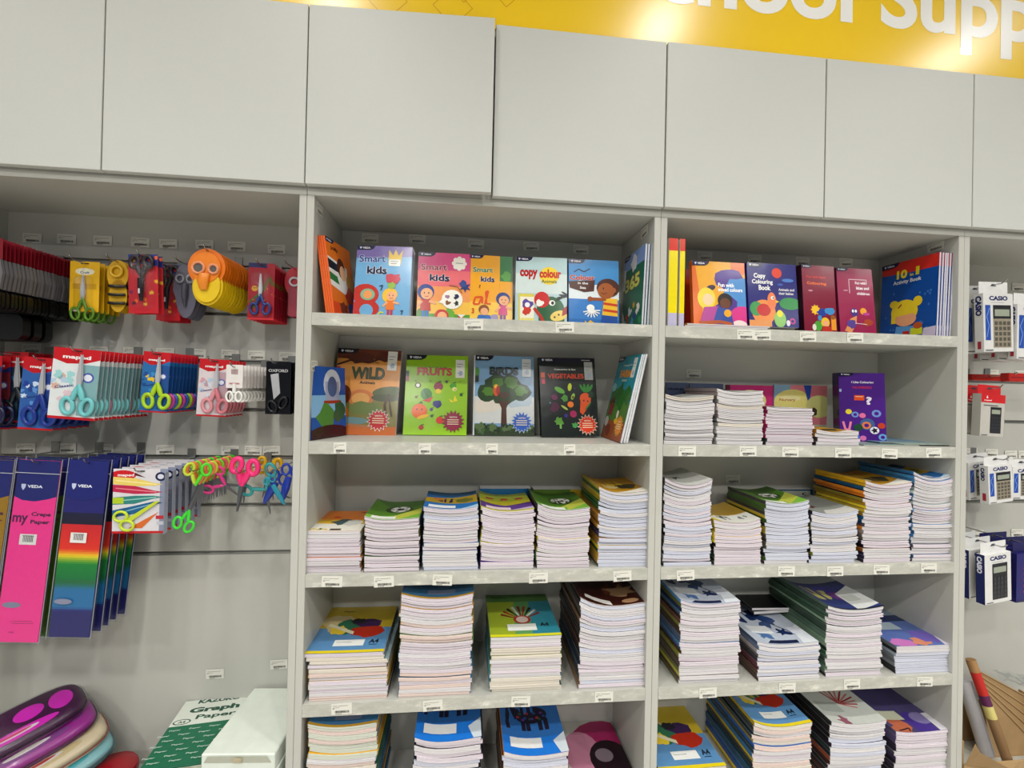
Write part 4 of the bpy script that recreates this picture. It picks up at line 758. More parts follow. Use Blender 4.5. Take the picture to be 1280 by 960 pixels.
def art_kite(w, h):
    A = Art(w, h); H = A.h; band(A, 0, H, '#a5205a'); A.line([(.33, H*.62), (.33, H*.83), (.82, H*.83), (.82, H*.76)], .012, '#f0e6ee'); A.text('Fun with', .5, H*.76, .3, .07, '#f6f0f4', .03); A.text('kites and', .52, H*.68, .36, .08, '#f6f0f4', .03); A.text('children', .53, H*.6, .36, .07, '#f6f0f4', .03); A.ell(.22, H*.66, .07, .015, '#d9a0b4')
    A.ell(.42, .58, .1, .12, '#5a3f8f'); A.ell(.38, .62, .03, .04, '#f3f3f6'); A.ell(.46, .62, .03, .04, '#f3f3f6'); A.poly([(.12, .1), (.3, .04), (.46, .3), (.48, .5), (.3, .42)], '#e0a06a'); A.blob(.34, .28, .13, '#6a4f9c', 4); A.ell(.67, .62, .09, .09, '#efb03a'); A.ell(.75, .55, .1, .04, '#c84f9c'); A.blob(.78, .32, .14, '#b5502c', 5, ry=.6); A.line([(.42, .3), (.75, .28)], .012, '#f0e6ee'); logo_tab(A); return A
def art_ten(w, h):
    A = Art(w, h); H = A.h; band(A, 0, H, '#1f5fae'); A.poly([(0, H*.86), (.5, H*.84), (1, H*.84), (1, H), (0, H)], '#d63f34'); A.text('10', .28, H*.78, .19, .16, '#f1e23a', .05); A.text('in', .52, H*.79, .06, .05, '#f1e23a', .03); A.text('1', .62, H*.79, .06, .15, '#f1e23a', .05); A.text('Activity Book', .22, H*.7, .5, .09, '#f3f3f0', .02)
    q = random.Random(4)
    for k in range(22): A.ell(q.uniform(.05, .95), q.uniform(.1, H*.64), .02, .025, '#4a86cc', n=7)
    A.ell(.45, .5, .24, .22, '#f4d83a'); A.ell(.68, .66, .08, .09, '#f4d83a'); A.ell(.26, .66, .08, .07, '#f4d83a'); A.rect(.22, .3, .12, .2, '#f4d83a'); A.ell(.48, .36, .19, .13, '#f3b48c'); A.poly([(.28, .42), (.68, .46), (.66, .56), (.3, .56)], '#f4d83a'); A.line([(.34, .58), (.4, .64)], .025, '#a8402f')
    A.poly([(.28, 0), (.7, 0), (.66, .22), (.32, .24)], '#6fa8dc'); A.rect(.44, .02, .12, .12, '#c8402f'); A.rect(.58, .06, .2, .12, '#d8dc3f'); A.ell(.7, .22, .08, .06, '#c86a3a'); A.poly([(.78, 0), (1, 0), (1, .18), (.8, .16)], '#d9cfe4'); A.ell(.22, .06, .08, .05, '#c8402f'); logo_tab(A); return A
def stand1(uL, uR, v, y, h, t, lean, artf, label, spine, yaw=0, z=S1A, **kw):
    p0 = aty(uL, v, y); p1 = aty(uR, v, y); w = (p1.x-p0.x)/math.cos(yaw)
    return standing('colouring_book', (p0.x, y, z), w, yaw, h, t, lean, artf(w, h), label, 'book', spine=spine, **kw)
def flat(name, u0, u1, v, y, z, d, t, col, label, A=None, rot=0, page='w'):
    p0 = aty(u0, v, y); p1 = aty(u1, v, y); w = p1.x-p0.x
    a = A(w, d) if A else None; pg, cv = lying_book(name, w, d, t, 0, 0, page, col, a, sub=2)
    e = thing(name, ((p0.x+p1.x)/2, y, z), label, 'book', None, (0, 0, rot)); pg.build('pages', parent=e); cv.build('cover', parent=e); return e
flat('colouring_book', 856, 961, 404, .016, S1A, .2, .006, '#9c2f4a', 'dark red booklet lying flat under the standing colouring books')
flat('colouring_book', 859, 964, 402, .02, S1A+.0065, .2, .006, '#d9a83a', 'yellow-edged booklet lying flat on the dark red booklet', rot=.01)
stand1(856, 880, 401, .17, .215, .006, 0, art_redblue, 'orange-red and blue book right beside the yellow spines', '#d6492c', z=S1A+.0001)
ZB = S1A+.0132
stand1(867.5, 934, 400, .05, .203, .008, rad(6), art_multi, 'yellow and purple book with two children, on the flat booklets', '#ea7f2a', z=ZB, face='#efb62c', n=2, more='yellow and purple book copy behind the one with two children')
stand1(937, 999, 406, .045, .205, .008, rad(6), art_chicken, 'indigo colouring book with an orange hen on its cover', '#2f2f86', z=ZB, face='#2f2f86', n=2, more='indigo hen colouring book copy behind the front one')
stand1(1006, 1049, 412, .05, .222, .006, rad(5), art_count, 'crimson colouring book with sun and blue clouds', '#3a1030', face='#9c1f4a', n=6, more='crimson colouring book copy behind the sun and clouds cover', yaw=rad(3))
stand1(1051, 1096, 412, .06, .222, .006, rad(6), art_kite, 'magenta colouring book with purple figure and white frame lines', '#7a1848', face='#a5205a', n=3, more='magenta colouring book copy behind the white frame cover')
p0 = aty(1099.5, 415, .2); p1 = aty(1170, 418, .014); w = math.hypot(p1.x-p0.x, .186)
standing('activity_book', (p0.x, .2, S1A), w, math.atan2(-.186, p1.x-p0.x), .268, .0065, rad(2), art_ten(w, .268), 'large blue and red activity book with a blonde girl, turned sideways', 'book', spine='#1f5fae', face='#1f5fae', back='#dcdce8', n=6, more='blue activity book behind the blonde girl cover, its white edge showing', gap=.0035)

# --- second shelf, right bay: books behind the stacks
def art_navy(w, h):
    A = Art(w, h); H = A.h; band(A, 0, H, '#5f6a86'); A.text('GRAPHIC', .05, H*.86, .8, .09, '#1f2a4a', .04); band(A, H*.55, H*.78, '#232f6a'); A.rect(.55, H*.55, .45, H*.23, '#9c2f44'); return A
def art_magenta(w, h):
    A = Art(w, h); H = A.h; band(A, 0, H, '#d03a86'); A.ell(.5, H*.7, .35, .22, '#e4dc9a'); A.rect(0, 0, .08, H, '#7a2a4a'); return A
def art_peach(w, h):
    A = Art(w, h); H = A.h; band(A, 0, H, '#d98a94'); A.rect(0, H*.6, .3, H*.4, '#8fb0c8'); A.ell(.35, H*.66, .36, .24, '#e4dc8f'); A.ell(.3, H*.75, .2, .05, '#e9e3b0'); A.text('Nursery', .1, H*.68, .3, .06, '#b5662c', .02); A.poly([(.55, H), (.7, H), (.66, H*.6)], '#3f5fae'); A.ell(.85, H*.6, .25, .2, '#cfcf8f'); A.blob(.75, H*.5, .07, '#5a4a3c', 3); band(A, 0, H*.25, '#c7cbb4'); return A
def art_purple(w, h):
    A = Art(w, h); H = A.h; band(A, 0, H, '#5a2a8f'); A.text('I Like Colouring', .28, H*.84, .48, .07, '#f0ecf4', .02); A.text('NUMBERS', .3, H*.77, .42, .06, '#c8385f', .02); A.rect(.33, H*.6, .22, .13, '#e8642a'); A.rect(.36, H*.65, .16, .015, '#f1e0c0'); A.text('?', .58, H*.54, .13, .2, '#eee8f4', .04)
    for x, y, r, c in ((.2, .75, .07, '#e8d84a'), (.34, .68, .08, '#7f9fd8'), (.5, .66, .07, '#e07fa8'), (.8, .72, .1, '#7f9fd8'), (.6, .45, .16, '#4f6f9c'), (.58, .42, .1, '#e08a5a'), (.18, .22, .1, '#e8a83a'), (.92, .14, .09, '#7fb0e0'), (.75, .3, .1, '#e9e6ee'), (.9, .42, .08, '#c8502f'), (.5, .1, .07, '#d880b8'), (.35, .12, .08, '#5f7fd0'), (.4, .36, .1, '#2f5a44')): A.ell(x, y, r, r*.9, c)
    for x, y, r in ((.34, .68, .04), (.8, .72, .05), (.92, .14, .045), (.58, .42, .05)): A.ell(x, y, r, r*.9, '#5a2a8f')
    A.line([(.07, .5), (.12, .3), (.2, .3), (.24, .5)], .05, '#e890b0'); A.star(.75, .3, .08, .04, 5, '#2a2a3a'); A.rect(.0, H*.72, .05, .07, '#a8b8e0'); logo_tab(A, '#20164a'); return A
def back2(u0, u1, vtop, y, artf, label, spine, t=.008, n=1, more=None, lean=0, z=S2A, **kw):
    p0 = aty(u0, vtop, y); p1 = aty(u1, vtop, y); h = p0.z-z
    return standing('colouring_book', (p0.x, y, z), p1.x-p0.x, 0, h, t, lean, artf(p1.x-p0.x, h), label, 'book', spine=spine, n=n, more=more, **kw)
back2(833, 860, 478, .235, art_navy, 'grey-blue book standing at the back left behind the white stacks', '#5f6a86')
back2(862, 904, 479, .225, art_navy, 'slate book with dark blue and red band standing behind the white stacks', '#4a5470')
back2(908, 967, 481, .235, art_magenta, 'magenta book standing at the back behind the pink-sided stack', '#7a2a4a', face='#d03a86', t=.006)
back2(968, 1034, 481, .23, art_peach, 'pink and cream book standing at the back beside the purple book', '#8fb0c8', face='#d98a94')
p0 = aty(1050.5, 533, .125); p1 = aty(1108.5, 545, .08); w = math.hypot(p1.x-p0.x, .045)
standing('colouring_book', (p0.x, .125, S2A), w, math.atan2(-.045, p1.x-p0.x), .232, .007, rad(5), art_purple(w, .232), 'purple colouring book with numbers and a white question mark', 'book', spine='#3a1a66', face='#5a2a8f', n=6,
         more='purple colouring book copy with dark spine behind the question mark cover')
# thin sheets lying flat at the right
flat('leaflet', 1080, 1150, 556, .015, S2A, .2, .003, '#8fa8a4', 'thin grey-green booklet lying flat in front of the purple book', page='g')
flat('leaflet', 1130, 1192, 556, .018, S2A+.0035, .19, .002, '#a8bdb8', 'thin pale booklet lying flat at the right end of the shelf', page='g', rot=0)
flat('leaflet', 1100, 1165, 553, .05, S2A+.006, .17, .002, '#7a9ab0', 'thin blue-grey booklet lying on the flat booklets', page='g', rot=.0)
# upright exercise books behind the third-shelf stacks
def art_blueplain(w, h):
    A = Art(w, h); band(A, 0, A.h, '#2f7fb5'); return A
def art_greenplain(w, h):
    A = Art(w, h); band(A, 0, A.h, '#6a8a3a'); A.rect(.75, A.h*.7, .25, A.h*.3, '#c9b23f'); return A
S3A = Z3+.0003
for u0, u1, vt, y, f, lb, sp in ((600, 664, 611, .222, art_blueplain, 'blue exercise book standing upright behind the purple-topped stack', '#2f7fb5'), (667, 728, 612, .222, art_greenplain, 'green exercise book standing upright behind the right football stack', '#3f6a3a')):
    p0 = aty(u0, vt, y); p1 = aty(u1, vt, y)
    standing('exercise_book', (p0.x, y, S3A), p1.x-p0.x, 0, p0.z-S3A, .012, 0, f(p1.x-p0.x, p0.z-S3A), lb, 'exercise book', spine=sp, n=4, more=lb.replace('standing upright', 'in the upright row'), group='upright books behind '+lb[-22:], gap=.0006)
p0 = aty(962, 612, .245); p1 = aty(1016, 612, .245)
def art_frame(w, h):
    A = Art(w, h); H = A.h; band(A, 0, H, '#3f6f8a'); A.rect(.08, 0, .86, H*.97, '#c9cfc4'); A.text('c', .75, H*.88, .1, .06, '#333'); return A
standing('exercise_book', (p0.x, .245, S3A), p1.x-p0.x, 0, p0.z-S3A, .01, 0, art_frame(p1.x-p0.x, p0.z-S3A), 'blue-framed pale exercise book standing upright behind the green football cover', 'exercise book', spine='#2f5a74', n=2, more='exercise book standing at the back behind the blue-framed pale one')
# black notebooks behind, magenta bag
def art_black(w, L):
    A = Art(w, L); band(A, 0, A.h, '#1c1d20'); A.rect(.3, A.h*.6, .35, .15, '#3a3d40'); A.rect(.33, A.h*.63, .29, .09, '#17181a'); return A
p0 = aty(940, 806, .012); zt = p0.z+.012
for k in range(2):
    pg, cv = lying_book('notebook', .15, .1, .008, 0, 0, 'w', '#1c1d20', art_black(.15, .1) if k else None, sub=2)
    e = thing('notebook', (aty(946, 780, .17).x+.06, .168+.004*k, zt+.0088*k), ['lower of two small black notebooks behind the ink-splash covers, right bay', 'small black notebook lying at the back behind the ink-splash cover'][k], 'notebook', None, (0, 0, .06-.1*k))
    pg.build('pages', parent=e); cv.build('cover', parent=e)
# magenta printed pack on the bottom shelf
def art_magpack(w, h):
    A = Art(w, h); H = A.h; band(A, 0, H, '#c4c3bc'); A.ell(.75, .45, .6, .6, '#a82a68'); A.ell(.35, .4, .3, .45, '#c48aa0'); A.ell(.75, .25, .33, .38, '#2c1522'); A.ell(.66, .34, .14, .13, '#8d7f88'); A.rect(.06, H*.85, .08, .02, '#7a6f58'); A.rect(.06, H*.8, .06, .02, '#7a6f58'); return A
x0 = aty(712, 940, .03).x; pg, cv = lying_book('drawing_pad', .205, .22, .02, 0, .0, 'w', '#c4c3bc', art_magpack(.205, .22))
for k in range(3):
    e = thing('drawing_pad', (x0+.105, .05+.002*k, Z5+.0005+.0205*k), ['grey-white pad with magenta and black cover picture on the bottom shelf, left bay', 'pad beneath the magenta and black cover on the bottom shelf', 'pad under the two upper ones below the magenta cover'][2-k if k < 2 else 0], 'drawing pad', None, (0, 0, .03*k-.03))
    pg.build('pages', parent=e); (cv if k == 2 else lying_book('x', .205, .22, .02, 0, 0, 'w', '#c4c3bc')[1]).build('cover', parent=e)

# ------------------------------------------------------------ scissors and hanging packs
def ring(cx, cz, rx, rz, y, n=18, rot=0):
    ca, sa = math.cos(rot), math.sin(rot)
    return [(cx+rx*math.cos(a)*ca-rz*math.sin(a)*sa, y, cz+rx*math.cos(a)*sa+rz*math.sin(a)*ca) for a in [2*PI*k/n for k in range(n)]]
BLADE_REFLECT = mat('blade_steel_dark_reflection', '#6a6c70', .3, .8, noise=.05)  # scissor steel again, its dark reflection painted into the base colour
def scissors(parent, x, z, s, hc, y=-.005, hc2=None, open_=0, bladec=None, up=True, thick=1.0):
    """a pair of scissors, pivot at x,z, blades up"""
    d = 1 if up else -1
    for i, sg in enumerate((-1, 1)):
        a = open_*sg; ca, sa = math.cos(a), math.sin(a)
        T = lambda px, pz: (x+(px*ca-pz*sa*d), z+d*(px*sa*d+pz*ca))
        bl = MB(); pts = [T(-.035*s*sg, -.06*s), T(.03*s*sg, -.06*s), T(.045*s*sg, .12*s), T(.012*s*sg, .5*s), T(-.006*s*sg, .46*s), T(-.03*s*sg, .1*s)]
        yy = y+.0011*sg; bl.prism(pts, yy-.0006, yy+.0006, '#c3c6ca', bladec or BLADE)
        ob = bl.build('blade', bladec or BLADE, parent)
        h = MB(); cx, cz = T(-.15*s*sg, -.36*s); r = ring(cx, cz, .085*s, .13*s, yy, rot=a+.18*sg*d)
        h.tube(r, .026*s*thick, hc if i == 0 else (hc2 or hc), PLAS, True, 7, .8)
        p0 = T(.0, -.0*s); p1 = T(-.05*s*sg, -.14*s); p2 = T(-.085*s*sg, -.25*s)
        h.tube([(p0[0], yy, p0[1]), (p1[0], yy, p1[1]), (p2[0], yy, p2[1])], [.022*s*thick, .036*s*thick, .03*s*thick], hc if i == 0 else (hc2 or hc), PLAS, False, 7, .8)
        h.build('handle', PLAS, parent)
def rrect(x0, x1, z0, z1, r, n=4):
    pts = []
    for cx, cz, a0 in ((x1-r, z1-r, 0), (x0+r, z1-r, PI/2), (x0+r, z0+r, PI), (x1-r, z0+r, 1.5*PI)):
        for k in range(n+1): a = a0+PI/2*k/n; pts.append((cx+r*math.cos(a), cz+r*math.sin(a)))
    return pts
def card(parent, w, h, A, name='card', t=.0006, col='#eeeeee', z0=None, m=PRINT, r=.003, x0=None):
    z0 = -h if z0 is None else z0; x0 = -w/2 if x0 is None else x0
    mb = MB(); mb.prism(rrect(x0, x0+w, z0, z0+h, r), 0, t, col, m)
    if A: mb.art(A, lambda u, v, e: (x0+u, -.00008-e, z0+v), m, .00007)
    mb.prism(rrect(-.011, .011, -.0075, -.0045, .001, 2), -.0009-.00007*(A.l*.6 if A else 0), -.0008, '#2a2a2c', m)
    return mb.build(name, m, parent)
def blister(parent, pts, d, inset=.8):
    cx = sum(p[0] for p in pts)/len(pts); cz = sum(p[1] for p in pts)/len(pts); n = len(pts); mb = MB()
    v = [(x, -.0008, z) for x, z in pts]+[(cx+(x-cx)*.96, -d*.75, cz+(z-cz)*.97) for x, z in pts]+[(cx+(x-cx)*.86, -d, cz+(z-cz)*.9) for x, z in pts]
    f = [(i+k*n, (i+1) % n+k*n, (i+1) % n+(k+1)*n, i+(k+1)*n) for k in (0, 1) for i in range(n)]+[tuple(range(2*n, 3*n))]
    mb.add(v, f, (1, 1, 1), CLEAR, True); return mb.build('blister', CLEAR, parent)
def hang(build, name, cat, box, y, n, dy, label, more, group=None, rot=(0, 0, 0), hook=True, jit=.02, variants=None, hooklabel=None):
    u0, u1, v0, v1 = box; a = aty(u0, v0, y); b = aty(u1, v1, y); a2 = aty(u0, v1, y)
    w = aty(u1, v0, y).x-a.x; h = a.z-a2.z; x = (a.x+aty(u1, v0, y).x)/2; z = (a.z+aty(u1, v0, y).z)/2
    protos = {}
    for k in range(n):
        vv = variants[k % len(variants)] if variants else None
        if vv not in protos:
            e = thing(name, (x, y+dy*k, z), label if k == 0 else more, cat, None if n == 1 else (group or label[:48]), rot); build(e, w, h, *( [vv] if variants else [])); protos[vv] = e
            if k: e.rotation_euler = (rot[0], rot[1]+R.uniform(-jit, jit)*.5, rot[2]+R.uniform(-jit, jit))
        else:
            dup(protos[vv], (x+R.uniform(-.0008, .0008), y+dy*k, z-R.uniform(0, .001)), (rot[0], rot[1]+R.uniform(-jit, jit)*.5, rot[2]+R.uniform(-jit, jit)), more if k else label, group or label[:48])
    if hook: make_hook(x, z-.006, min(y-.02, .12), hooklabel or 'chrome wire hook carrying the '+' '.join(label.split(',')[0].split()[:10]))
    return x, z, w, h
def make_hook(x, z, yn, label, up=.012):
    e = thing('display_hook', (x, D-.002, z), label, 'hook', None); L = D-.002-yn
    mb = MB(); mb.tube([(0, 0, 0), (0, -L+.01, 0), (0, -L, up*.4), (0, -L-.006, up)], .0021, '#bbbbbb', STEEL, n=7); mb.build('wire', STEEL, e)
    mb = MB(); mb.box((-.012, -.002, -.004), (.012, .0, .03), '#888888', ALU, .0005); mb.build('bracket', ALU, e); return e

# 1 grey and dark packs with red headers, far left
def b_brush(e, w, h):
    card(e, w, h*.3, None, 'header_card', .0008, '#861c2e')
    mb = MB(); pts = [(-w/2+.002, -h*.3), (w/2-.002, -h*.3), (w/2+.004, -h*.5), (w/2-.002, -h*.72), (-w/2+.002, -h*.72)]
    mb.prism(pts, -.0035, .0035, '#77767a', PLAS); mb.build('grey_shell', PLAS, e)
    mb = MB(); mb.prism(rrect(-w/2+.003, w/2-.004, -h, -h*.725, .012), -.004, .004, '#0e1113', PLAS); mb.build('dark_brush', PLAS, e)
hang(b_brush, 'brush_pack', 'brush', (-75, 4, 296, 385), .02, 23, .0112, 'dark brush pack with red header, nearest on the far left hook', 'dark brush pack with red header in the long row at the far left', 'brush packs with red headers on the far left hook', rot=(0, 0, 0))
def b_pouch(e, w, h):
    mb = MB(); mb.prism(rrect(-w/2, w/2, -h, -.0, .02), -.012, .012, '#0b0c0d', PLAS); mb.build('pouch_body', PLAS, e)
hang(b_pouch, 'pouch', 'pouch', (-70, 34, 392, 424), .12, 3, .035, 'black rounded pouch below the red-headed brush packs', 'black rounded pouch behind the nearest one at the far left', 'black pouches at the far left', hook=True)
# 2 yellow card with green scissors
def b_yellow(e, w, h):
    A = Art(w, h*.86); H = A.h; band(A, 0, H, '#e9bd2a'); A.ell(.5, H*.8, .33, .13, '#f1ecd2'); A.text('Craft', .34, H*.76, .32, .08, '#4a5fa8', .02); A.rect(.1, H*.45, .8, .2, '#d3a71f'); A.rect(.02, 0, .3, .08, '#eeeada')
    card(e, w, h*.86, A, col='#e9bd2a'); scissors(e, 0, -h*.62, h*.78, '#6f9c2c', -.006); blister(e, rrect(-w*.3, w*.3, -h*.84, -h*.25, .008), .012)
hang(b_yellow, 'scissor_pack', 'scissors', (88, 125, 327, 400), .17, 5, .02, 'yellow card pack with green-handled scissors, nearest of its hook', 'yellow card pack with green scissors behind the nearest one', 'yellow packs with green scissors')
# 3 bee shaped scissor pack
def b_bee(e, w, h):
    mb = MB(); mb.prism([(w*.5*math.cos(a), -h*.28+h*.28*math.sin(a)) for a in [2*PI*k/20 for k in range(20)]], 0, .001, '#dbb12c', PRINT)
    mb.prism([(w*.42*math.cos(a)+w*.05, -h*.68+h*.31*math.sin(a)) for a in [2*PI*k/20 for k in range(20)]], 0, .001, '#dcb42f', PRINT); mb.build('card', PRINT, e)
    mb = MB()
    for z in (-.5, -.66, -.82): mb.tube([(-w*.38+w*.05, -.004, h*z), (w*.0, -.009, h*z-.002), (w*.42, -.004, h*z)], .0045, '#1d1a16', PLAS, n=7)
    mb.build('black_stripes', PLAS, e)
    mb = MB(); mb.tube(ring(0, -h*.22, w*.26, w*.26, -.005), .004, '#e9c03a', PLAS, True, 8); mb.build('handle_ring', PLAS, e)
hang(b_bee, 'scissor_pack', 'scissors', (134, 161, 325, 391), .16, 3, .016, 'yellow and black striped bee-shaped scissor pack, nearest of its hook', 'striped bee-shaped scissor pack behind the nearest one', 'bee-shaped scissor packs')
# 4 red packs with dark scissors
def b_red(e, w, h):
    A = Art(w, h); H = A.h; band(A, 0, H, '#c9303c'); A.poly([(0, H*.86), (1, H*.8), (1, H), (0, H)], '#31418f'); q = random.Random(2)
    for k in range(16): A.blob(q.random(), q.random()*H, .07, q.choice(('#e9763a', '#8f2f6a', '#d9484f', '#e8b33c', '#7a1f3a')), k, k=.4)
    card(e, w, h, A, col='#c9303c'); scissors(e, 0, -h*.4, h*.74, '#2a1c24', -.007, hc2='#30202a', up=False, thick=1.7, bladec=BLADE_REFLECT); g = MB(); g.tube([(0, -.009, -h*.42), (0, -.011, -h*.6), (0, -.009, -h*.8)], [.008, .0075, .004], '#231c26', PLAS, n=8); g.box((-.002, -.0185, -h*.68), (.002, -.0175, -h*.6), '#d9d9dc', PLAS); g.build('blade_guard', PLAS, e); blister(e, rrect(-w*.42, w*.42, -h*.92, -h*.12, .012), .014)
hang(b_red, 'scissor_pack', 'scissors', (160, 197, 318, 392), .10, 2, .02, 'red patterned pack with black scissors pointing down, front one', 'red patterned pack with black scissors right behind the front one', 'front red packs with black scissors', rot=(0, -.04, 0))
hang(b_red, 'scissor_pack', 'scissors', (197, 227, 331, 401), .19, 4, .018, 'red patterned pack with dark scissors left of the grey one', 'red patterned pack with dark scissors deeper on the hook by the grey one', 'rear red packs with dark scissors')
# 5 grey-violet blister
def b_grey(e, w, h):
    o = [(w*.5*math.cos(a)*(1 if math.sin(a) > 0 else .82), -h*.5+h*.5*math.sin(a)) for a in [2*PI*k/24 for k in range(24)]]
    mb = MB(); mb.prism(o, 0, .001, '#7f7d8c', PRINT); mb.build('card', PRINT, e)
    mb = MB()
    for s in (-1, 1): mb.tube(ring(s*w*.2, -h*.3, w*.14, w*.15, -.006), .0032, '#a9a8b2', PLAS, True, 8)
    mb.build('handle_rings', PLAS, e); mb = MB(); mb.tube([(0, -.005, -h*.4), (0, -.009, -h*.6), (0, -.004, -h*.8)], [.009, .008, .003], '#5d5c68', PLAS, n=8); mb.build('blade_guard', PLAS, e); blister(e, [(x*.96, -h*.5+(z+h*.5)*.97) for x, z in o], .013)
hang(b_grey, 'scissor_pack', 'scissors', (217, 250, 328, 398), .17, 4, .02, 'grey-violet oval scissor pack beside the orange round packs', 'grey-violet oval scissor pack behind the nearest one', 'grey-violet oval scissor packs')
# 6 orange and yellow round packs
def b_duck(e, w, h):
    mb = MB(); rr = w*.5
    up = [(rr*math.cos(a), -h*.335+h*.335*math.sin(a)) for a in [2*PI*k/26 for k in range(26)]]
    lo = [(w*.06+rr*.82*math.cos(a), -h*.66+h*.34*math.sin(a)) for a in [2*PI*k/26 for k in range(26)]]
    mb.prism(lo, 0, .0012, '#e3c51f', PLAS); mb.prism(up, -.0014, -.0002, '#e8861f', PLAS); A = Art(.02, .02); mb.build('card', PLAS, e)
    mb = MB(); mb.prism([(x*.86+w*.01, -h*.66+(z+h*.66)*.86) for x, z in lo], -.006, -.0002, '#e9cb2a', PLAS); mb.prism([(x*.8, -h*.36+(z+h*.36)*.8) for x, z in up], -.008, -.0015, '#ec9022', PLAS); mb.build('moulded_front', PLAS, e)
    for s, r in ((-1, .155), (1, .125)):
        mb = MB(); mb.tube(ring(s*w*.2+w*.02, -h*.36, w*r, w*r, -.0095), .0038, '#e8a27a', PLAS, True, 8); mb.prism([(s*w*.2+w*.02+w*r*.9*math.cos(a), -h*.36+w*r*.9*math.sin(a)) for a in [2*PI*k/16 for k in range(16)]], -.0088, -.008, '#6f6a66', PLAS); mb.build('handle_ring', PLAS, e)
    mb = MB(); mb.tube([(0, -.0095, -h*.46), (-w*.01, -.014, -h*.6), (0, -.0095, -h*.73)], [w*.15, w*.15, w*.1], '#ee9a3a', PLAS, n=10, flat=.5); mb.build('beak_shaped_guard', PLAS, e)
hang(b_duck, 'scissor_pack', 'scissors', (237, 284, 311, 382), .10, 11, .0155, 'orange and yellow round scissor pack with ring eyes, nearest of its row', 'orange and yellow round scissor pack in the row behind the nearest one', 'orange and yellow round scissor packs', rot=(0, .05, 0))
# 7 red pack with silver scissors and blue-white handles
def b_red2(e, w, h):
    A = Art(w, h); H = A.h; band(A, 0, H, '#b3263a'); A.poly([(0, H*.92), (.7, H*.92), (.7, H), (0, H)], '#2b3272'); A.line([(.2, H*.2), (.8, H*.75), (.95, H*.6)], .14, '#7a6a2c'); A.ell(.25, H*.55, .12, .11, '#e8b33c'); A.ell(.22, H*.56, .02, .03, '#222'); A.ell(.3, H*.56, .02, .03, '#222'); A.line([(.05, H*.3), (.4, H*.45)], .08, '#4f7a3a'); A.rect(.0, 0, 1, .07, '#d9404a')
    for k in range(10): A.ell(.1+.09*k, H*(.15+.5*((k*7) % 5)/5), .02, .02, '#e6a84a')
    card(e, w, h, A, col='#b3263a'); scissors(e, 0, -h*.55, h*.72, '#31509c', -.006, thick=1.1); blister(e, rrect(-w*.4, w*.4, -h*.94, -h*.15, .012), .012)
hang(b_red2, 'scissor_pack', 'scissors', (311, 344, 329, 400), .155, 6, .02, 'red pack with blue-handled silver scissors, right of the orange row', 'red pack with silver scissors behind the nearest one', 'red packs with blue-handled scissors')
def b_pinkround(e, w, h):
    mb = MB(); mb.prism([(w*.5*math.cos(a), -h*.3+h*.3*math.sin(a)) for a in [2*PI*k/20 for k in range(20)]], 0, .001, '#c9404f', PRINT); mb.prism(rrect(-w*.3, w*.4, -h, -h*.4, .006), -.0002, .0011, '#b04f5f', PRINT); mb.build('card', PRINT, e)
    mb = MB(); mb.tube(ring(0, -h*.3, w*.22, w*.2, -.004), .0035, '#d9d3dc', PLAS, True, 8); mb.build('handle_ring', PLAS, e)
hang(b_pinkround, 'scissor_pack', 'scissors', (356, 382, 334, 396), .2, 3, .02, 'pink-red rounded pack half hidden by the shelf side, top row', 'pink-red rounded pack behind the one at the shelf side', 'pink-red rounded packs')

# row 2
def maped_art(A, bg, body):
    H = A.h; band(A, 0, H, body); A.poly([(0, H*.84), (.3, H*.78), (.7, H*.8), (1, H*.86), (1, H), (0, H)], '#c9222f'); A.text('maped', .2, H*.84, .6, .11, '#f3eeee', .04); A.rect(0, 0, 1, .06, '#c9222f')
def b_maped(e, w, h, v):
    body, blobs, hc, hc2 = v[:4]; edge = blobs[-1]
    A = Art(w, h); H = A.h; maped_art(A, None, body); q = random.Random(6)
    for k in range(12): A.blob(q.random()*.5, H*(.1+q.random()*.65), .08, blobs[k % len(blobs)], k, k=.4)
    A.rect(.6, H*.06, .4, H*.72, edge); A.ell(.78, H*.6, .13, .12, '#5f6fb5'); A.ell(.78, H*.6, .09, .08, '#e3e6f0'); A.text('Classic', .1, H*.42, .4, .06, '#3a4a8f', .02, .2)
    card(e, w, h, A, col=body); scissors(e, w*.14, -h*.5, h*.86, hc, -.006, hc2=hc2, thick=1.35)
AQUA = ('#dfe3e4', ('#a9d6d8', '#e0c8cf', '#b9cfe0', '#d8b8a8', '#8fb4b8'), '#7fc9cb', '#7fc9cb'); AQUA2 = AQUA[:2]+('#b08a98', '#6fb9bd'); BLUE = ('#3f6fb0', ('#cfdcf0', '#2f4fa0', '#6f9fd8', '#35559c'), '#27479c', '#27479c')
hang(b_maped, 'scissor_pack', 'scissors', (30, 74, 447, 538), .115, 6, .025, 'blue and white pack with red header left of the aqua scissors', 'blue and white pack with red header behind its nearest neighbour', 'blue packs with red headers', variants=[BLUE], rot=(0, .06, 0))
hang(b_maped, 'scissor_pack', 'scissors', (68, 127, 436, 525), .05, 14, .0155, 'white pack with red header and aqua scissors, nearest of the long row', 'aqua scissor pack with red header in the row behind the nearest one', 'aqua scissor packs with red headers', variants=[AQUA, AQUA, AQUA, AQUA, AQUA2], rot=(0, .07, 0))
G1 = ('#3a7cb5', ('#4f9cd0', '#e8c83a', '#2f5f9c'), '#b4d42c', '#b4d42c'); G2 = G1[:2]+('#c4489c', '#c4489c'); G3 = G1[:2]+('#3f6fc0', '#3f6fc0')
hang(b_maped, 'scissor_pack', 'scissors', (180, 214, 440, 516), .12, 9, .017, 'blue cartoon pack with lime green scissors, second row', 'blue pack with coloured scissors behind the lime green pair', 'blue packs with lime, pink and blue scissors', variants=[G1, G2, G3], rot=(0, .05, 0))
